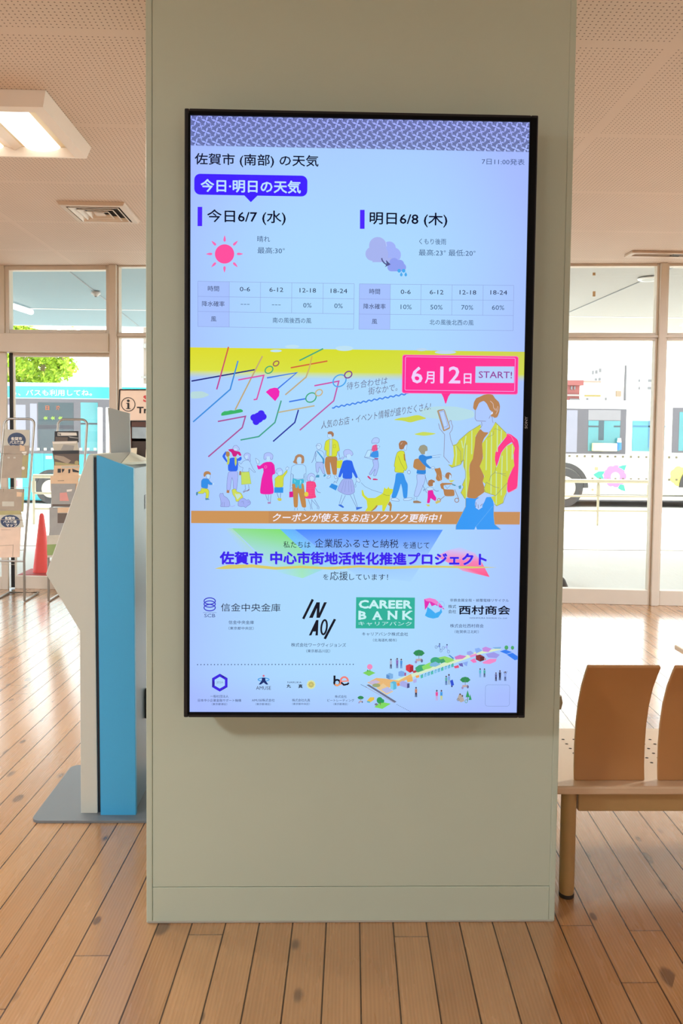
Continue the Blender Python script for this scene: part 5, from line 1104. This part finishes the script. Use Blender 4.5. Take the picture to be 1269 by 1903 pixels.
# --- sponsors
A.crop(340, 940, 3.732)
for y in (663, 684, 709): A.rng(190, y, 39, 22, 7, '3434C8')
A.seg('143,743 238,743', 2, '5A6AA8'); A.T('SCB', 153, 229, 764, 25, '3A4A88'); A.T('信金中央金庫', 268, 682, 708, 58, '10142E', .006); A.T('信金中央金庫', 322, 498, 811, 26, '22345E', .006); A.T('（東京都中央区）', 322, 497, 852, 22, '22345E', .006)
bk = '0C1020'
A.seg('840,787 906,652', 17, bk); A.poly('880,780 900,780 935,700 932,780 955,780 1004,672 984,672 952,745 955,672 932,672', bk); A.poly('890,780 906,780 944,690 930,690', bk)
A.poly('880,902 930,795 946,795 942,902 925,902 928,875 908,875 897,902', bk); A.rng(985, 845, 19, 50, 13, bk, rot=.12); A.seg('990,926 1060,790', 17, bk); A.rect(1050, 1066, 789, 800, bk)
A.T('株式会社ワークヴィジョンズ', 757, 1138, 968, 28, '22345E', .006); A.T('（東京都品川区）', 862, 1028, 1010, 23, '22345E', .006)
A.crop(650, 940, 3.732)
A.poly('50,637 458,640 456,855 48,853', '2EB09A'); cw = 'C6F0F4'
A.T('CAREER', 68, 438, 687, 62, cw, .05)
for ch, a, b in (('B', 66, 122), ('A', 165, 229), ('N', 270, 336), ('K', 371, 439)): A.T(ch, a, b, 763, 58, cw, .05)
for a, b, y in ((66, 84, 735), (66, 84, 791), (163, 185, 791), (208, 232, 791), (268, 286, 735), (320, 338, 735), (268, 286, 791), (370, 392, 735), (370, 392, 791), (418, 440, 735), (418, 440, 791)): A.rect(a, b, y-4, y+3, cw)
A.T('キャリアバンク', 66, 436, 821, 30, cw, .004); A.T('キャリアバンク株式会社', 92, 412, 893, 27, '22345E', .006); A.T('（北海道札幌市）', 168, 333, 935, 23, '22345E', .006)
A.poly('522,650 560,642 600,652 640,690 665,722 640,715 600,690 575,700 560,672 545,705 528,725', 'E02CB4'); A.poly('522,650 560,642 600,652 645,700 610,690 570,668 540,665', 'F07CD0')
A.poly('545,705 575,725 600,748 630,735 640,715 648,740 620,778 585,786 550,778 528,765 540,735', '3AACF4'); A.rng(640, 690, 22, 24, 6, '9CC8FA')
A.T('非鉄金属全般・被覆電線リサイクル', 702, 1110, 659, 22, '2A3450'); A.T('株式', 690, 745, 702, 26, bk); A.T('会社', 690, 745, 737, 26, bk); A.T('西村商会', 763, 1120, 727, 66, bk, .022)
A.T('NISHIMURA SHOKAI Co.,Ltd', 840, 1096, 783, 11, '3A4468'); A.T('株式会社西村商会', 703, 936, 836, 27, '22345E', .006); A.T('（佐賀県江北町）', 735, 902, 877, 23, '22345E', .006)
A.crop(340, 940, 3.732)
for k in range(47): A.ell(108 + 23.5*k, 1104 - .03*k, 4, 4, '3A4A78', 8)
hx = [(263 + 62*math.sin(math.pi/3*k), 1229 - 62*math.cos(math.pi/3*k)) for k in range(6)]; A.poly(hx, '3B22E0')
A.poly([hx[4], hx[5], (263 - 30, 1229 + 10), (263 - 40, 1229 + 24)], '2A1CA8'); A.poly([hx[1], hx[0], (263 + 20, 1229 - 36)], '2A1CA8'); A.poly([hx[3], hx[2], (290, 1268)], '2A1CA8')
A.poly([(263 + 41*math.sin(math.pi/3*k), 1229 - 41*math.cos(math.pi/3*k)) for k in range(6)], 'ACD6FF'); A.T('JESA', 240, 287, 1229, 20, '7E96C0', -.004)
A.T('一般社団法人', 198, 324, 1324, 20, '22305A', .006); A.T('日本中小企業金融サポート機構', 112, 412, 1352, 20, '22305A', .006); A.T('（東京都港区）', 208, 315, 1378, 16, '22305A', .006)
A.ell(567, 1182, 7, 7, 'D86A84'); A.rng(567, 1208, 38, 11, 6, '3A9AE4'); A.poly('556,1195 578,1195 580,1215 600,1242 585,1242 567,1228 548,1242 533,1242 554,1215', '142C6C')
A.T('AMUSE', 515, 618, 1266, 25, '3A4058'); A.T('AMUSE株式会社', 486, 645, 1351, 21, '22305A', .006); A.T('（東京都港区）', 512, 618, 1378, 16, '22305A', .006)
A.T('NARUKA', 733, 830, 1227, 12, '3A4468'); A.T('丸', 727, 757, 1253, 26, bk, .02); A.T('真', 808, 838, 1254, 28, bk, .02); A.ell(897, 1243, 30, 31, 'D6E4B0'); A.poly([(897 + (20 if k % 2 else 25)*math.cos(math.pi*k/8), 1243 + (20 if k % 2 else 25)*math.sin(math.pi*k/8)) for k in range(16)], 'DCD078'); A.rng(897, 1243, 15, 15, 3, '8C9068', 8); A.rng(897, 1243, 8, 8, 2, '8C9068', 8)
A.T('株式会社丸真', 765, 890, 1351, 21, '22305A', .006); A.T('（東京都中央区）', 766, 888, 1377, 16, '22305A', .006)
A.rect(1052, 1066, 1180, 1230, bk); A.rng(1077, 1229, 20, 19, 13, bk); A.seg('1062,1240 1077,1250 1098,1240 1106,1222', 12, 'F0A070'); A.rng(1127, 1218, 25, 27, 13, 'F08078'); A.seg('1104,1222 1152,1218', 11, 'F09080'); A.poly('1105,1226 1156,1222 1150,1240 1128,1252 1108,1243', 'ACD8FF'); A.seg('1105,1228 1125,1245 1150,1240 1158,1230', 12, bk)
A.T('株式会社', 1062, 1145, 1326, 20, '22305A', .006); A.T('ビートレーディング', 1010, 1197, 1352, 20, '22305A', .006); A.T('（東京都港区）', 1052, 1153, 1378, 16, '22305A', .006)
# --- town map drawing
A.crop(660, 1180, 3.966)
A.poly('64,283 110,262 158,283 110,306', '7CD060'); A.ell(116, 238, 20, 20, 'F08CC0'); A.poly('94,270 100,256 108,272', '3C9C4C'); A.seg('118,255 118,275', 3, '4A8C50')
A.poly('205,400 300,335 440,285 560,240 740,185 900,128 1080,100 1085,112 910,150 760,205 560,268 470,300 300,370 240,410', 'D8ECC8')
A.poly('98,355 165,320 230,325 330,340 420,290 430,315 330,360 240,400 180,390', 'E8B878'); A.poly('165,395 215,360 290,420 240,445', 'E8C894'); A.poly('200,405 250,385 285,415 240,435', 'B4BCE8'); A.poly('105,350 160,335 195,350 140,372', 'C8B8D8'); A.ell(165, 375, 30, 14, '9CA878')
A.poly('92,372 110,368 315,495 300,503', '6C7088'); A.seg([(85, 385), (200, 450), (300, 505)], 6, 'A8B4D8'); A.seg('50,368 95,390', 2.5, '38406C')
for k in range(9): A.seg([(315 + 12*k, 515 + 6.3*k), (322 + 12*k, 518.5 + 6.3*k)], 2.5, '20284C')
A.poly('238,295 262,283 288,292 288,322 262,332 238,320', '7CB0E4'); A.poly('238,295 262,303 262,332 238,320', '5C92D0'); A.poly('268,355 290,343 313,350 313,400 290,408 268,398', '5CB8DC'); A.poly('268,355 290,362 290,408 268,398', '84D0EC')
A.poly('328,275 348,267 372,275 372,305 350,310 328,305', '7CA8E8'); A.poly('372,282 384,280 384,304 372,304', 'A8508C'); A.poly('340,350 360,340 410,360 410,392 392,396 340,378', 'A8ACE8'); A.poly('392,362 410,360 410,392 392,396', '4A5088')
A.poly('382,228 410,218 438,228 438,270 412,282 382,262', 'D83C48'); A.poly('412,238 438,228 438,270 412,282', 'A82838'); A.poly('430,270 460,262 470,275 440,285', 'B84050')
A.poly('315,362 335,355 340,375 320,382', 'F08848'); A.poly('385,325 430,312 435,345 395,352', 'E8B468'); A.poly('435,335 462,325 462,352 440,358', 'B0B0EC'); A.poly('452,305 480,298 482,315 460,322', 'F0A858')
A.poly('452,245 480,225 520,220 540,228 520,262 470,280 455,268', '40A878'); A.poly('500,235 560,205 610,220 560,250 510,262', '8CDC6C'); A.ell(601, 195, 38, 28, '3CA87C'); A.poly('560,215 600,200 640,220 600,238 560,235', '7CB8DC'); A.poly('620,170 670,160 730,180 740,192 690,210 660,205', '90D86C'); A.poly('630,185 660,178 675,200 640,215', '3E9C70'); A.poly('695,152 705,150 738,175 730,182', '4C8CD0')
for k, x in enumerate((490, 515, 540, 565, 590, 615, 640, 665, 690, 715)): A.poly([(x, 302 - 9*k), (x+18, 292 - 9*k), (x+20, 318 - 9*k), (x+3, 324 - 9*k)], ('4CBCB0', '84C4EC', '70B8E0')[k % 3]); A.poly([(x+8, 297-9*k), (x+16, 293-9*k), (x+18, 304-9*k)], '3C8C8C')
A.poly('740,165 780,150 830,160 800,180 750,185', 'D078C8'); A.poly('735,235 770,225 775,245 745,250', 'E05078'); A.poly('770,215 800,210 805,238 780,232', '6864B8'); A.poly('800,208 840,198 832,235 815,225', '88A8F0')
A.poly('832,128 860,120 885,140 850,155 832,148', '98A8F0'); A.poly('890,105 920,98 945,120 900,140', '88B0F4'); A.poly('945,100 970,90 1015,105 990,130 950,125', 'C48CE0'); A.poly('850,155 900,140 910,155 860,170', 'E890D0'); A.poly('970,145 1030,130 1075,150 1050,175 990,170', '9C98E8'); A.poly('855,190 890,175 905,205 880,210', 'F078C0'); A.poly('945,205 1000,180 1052,180 1045,200 1000,218 955,215', 'F088C8')
A.poly('898,155 930,148 962,165 960,190 930,200 898,185', '8C3038'); A.poly('930,165 962,165 960,190 930,200', '5C2028'); A.poly('960,170 975,178 970,190 958,190', 'C08CA0')
A.poly('1020,95 1085,92 1080,106 1040,106', '7CB0E0'); A.poly('1075,125 1115,112 1165,130 1125,145', '2E7CF0'); A.poly('1125,148 1168,135 1206,160 1206,185 1185,190', '2E7CF0'); A.ell(1123, 97, 14, 16, '48A868'); A.ell(1168, 98, 12, 14, '48A868'); A.seg('1123,105 1123,115', 4, '7C6048'); A.seg('1168,105 1168,113', 4, '7C6048')
def umbrella(x, y, w_, big=1):
    A.poly([(x - w_, y), (x - w_*.6, y - w_*.45), (x, y - w_*.6), (x + w_*.6, y - w_*.45), (x + w_, y), (x + w_*.5, y + w_*.45), (x - w_*.5, y + w_*.45)], '2E8C54'); A.seg([(x, y), (x, y + w_*1.4)], 3, '6C6C7C')
    A.poly([(x - w_*.6, y + w_), (x + w_*.5, y + w_*.9), (x + w_*.6, y + w_*1.3), (x - w_*.4, y + w_*1.4)], 'C0A8A8'); A.ell(x - w_*.5, y + w_*1.5, w_*.2, w_*.25, '9C8CC0'); A.ell(x + w_*.5, y + w_*1.3, w_*.2, w_*.3, '6C6C90')
umbrella(478, 138, 43); umbrella(820, 335, 39); umbrella(50, 466, 24)
A.poly('95,490 120,462 150,462 150,480 120,500', 'E4C050'); A.poly('95,490 118,492 118,504 98,500', '50B4D0'); A.poly('150,535 200,495 272,510 210,548', '80D860'); A.ell(190, 485, 22, 24, '2E9C58'); A.ell(212, 490, 12, 14, '2E9C58'); A.seg('195,500 195,520', 4, '7C6048'); A.ell(165, 515, 12, 9, '7C7C8C')
def person(x, y, h_, top, bot):
    A.ell(x, y, h_*.09, h_*.1, '5C4C5C', 8); A.poly([(x - h_*.12, y + h_*.12), (x + h_*.12, y + h_*.12), (x + h_*.11, y + h_*.5), (x - h_*.11, y + h_*.5)], top); A.poly([(x - h_*.1, y + h_*.5), (x + h_*.1, y + h_*.5), (x + h_*.1, y + h_*.95), (x + .02*h_, y + h_*.95), (x, y + h_*.6), (x - h_*.03, y + h_*.95), (x - h_*.1, y + h_*.95)], bot)
for x, y, h_, a, b in ((272, 185, 70, 'A8B4D4', '50587C'), (318, 180, 72, '8C6CB8', '6868A8'), (348, 185, 68, '4C90D8', '5C8CD0'), (458, 393, 72, 'C08468', '28304C'), (611, 415, 74, 'E84C98', 'C8A8D8'), (645, 415, 72, '3E98E0', 'C8D088'), (680, 310, 66, '5CA8A8', '4C6CA8'), (700, 298, 76, '84A8E8', '98B0C8'), (930, 255, 64, '58B8D0', '7CA8E0'), (962, 256, 62, '48A8A0', '485880'), (1047, 285, 62, '5C5C90', '2C3048'), (1076, 270, 72, '343C58', '28304C'), (1115, 278, 68, '90A8E8', '4C6090')): person(x, y, h_, a, b)
A.seg('1103,275 1110,290', 3, '343C58'); A.seg('1128,272 1120,290', 3, '343C58'); A.seg('305,184 318,195', 3, '8C6CB8'); A.poly('708,340 728,332 738,372 718,382', '2E50D0'); A.ell(722, 382, 6, 6, '28306C', 10)
for x, y in ((605, 92), (640, 118), (658, 98), (696, 126)): A.rng(x, y, 9, 11, 2.2, '5C6CA8', 14)
A.seg('605,92 625,85 640,118', 3, '5C74B8'); A.seg('658,98 680,92 696,126', 3, '8C9CE0'); A.ell(630, 70, 5, 6, '384878', 8); A.ell(685, 76, 5, 6, '384878', 8); A.poly('622,78 635,76 635,92 622,92', '6888D0'); A.poly('676,84 690,82 688,100 674,100', 'A0B0F0')
A.poly('760,480 775,440 790,438 805,460 815,490 790,500', 'B4A8A0'); A.ell(783, 440, 6, 7, '5C4C4C', 8); A.ell(800, 452, 6, 7, '5C4C4C', 8); A.rng(768, 480, 8, 9, 3, '5C6C80', 12); A.poly('824,462 838,410 854,462', '2E9C60'); A.poly('846,482 858,440 868,482', '2E9C60'); A.seg('838,462 838,490', 4, '5C6C50'); A.rng(828, 492, 9, 12, 4, '5CA880', 12)
A.rline(968, 1149, 450, 166, 20, 2.2, '7C94C8')
# --- build the panel as one lit mesh
me = bpy.data.meshes.new('screen'); org = tv.location
me.from_pydata([(x - org.x, y - org.y, z - org.z) for x, y, z in A.v], [], A.f)
at_ = me.color_attributes.new('picture', 'FLOAT_COLOR', 'CORNER')
flat = [x for f in A.c for c in f for x in (tuple(c[:3]) + (1.0,))]
at_.data.foreach_set('color', flat)
m = bpy.data.materials.new('lit_display_panel'); m.use_nodes = True; t = m.node_tree; p = t.nodes['Principled BSDF']
ca = t.nodes.new('ShaderNodeVertexColor'); ca.layer_name = 'picture'
p.inputs['Base Color'].default_value = (.01, .01, .012, 1); p.inputs['Roughness'].default_value = .22; p.inputs['Specular IOR Level'].default_value = .12
t.links.new(ca.outputs['Color'], p.inputs['Emission Color']); p.inputs['Emission Strength'].default_value = 1.0
me.materials.append(m)
scr = bpy.data.objects.new('screen', me); COL.objects.link(scr); scr.parent = tv; scr['label'] = 'lit portrait panel showing the forecast and notices'
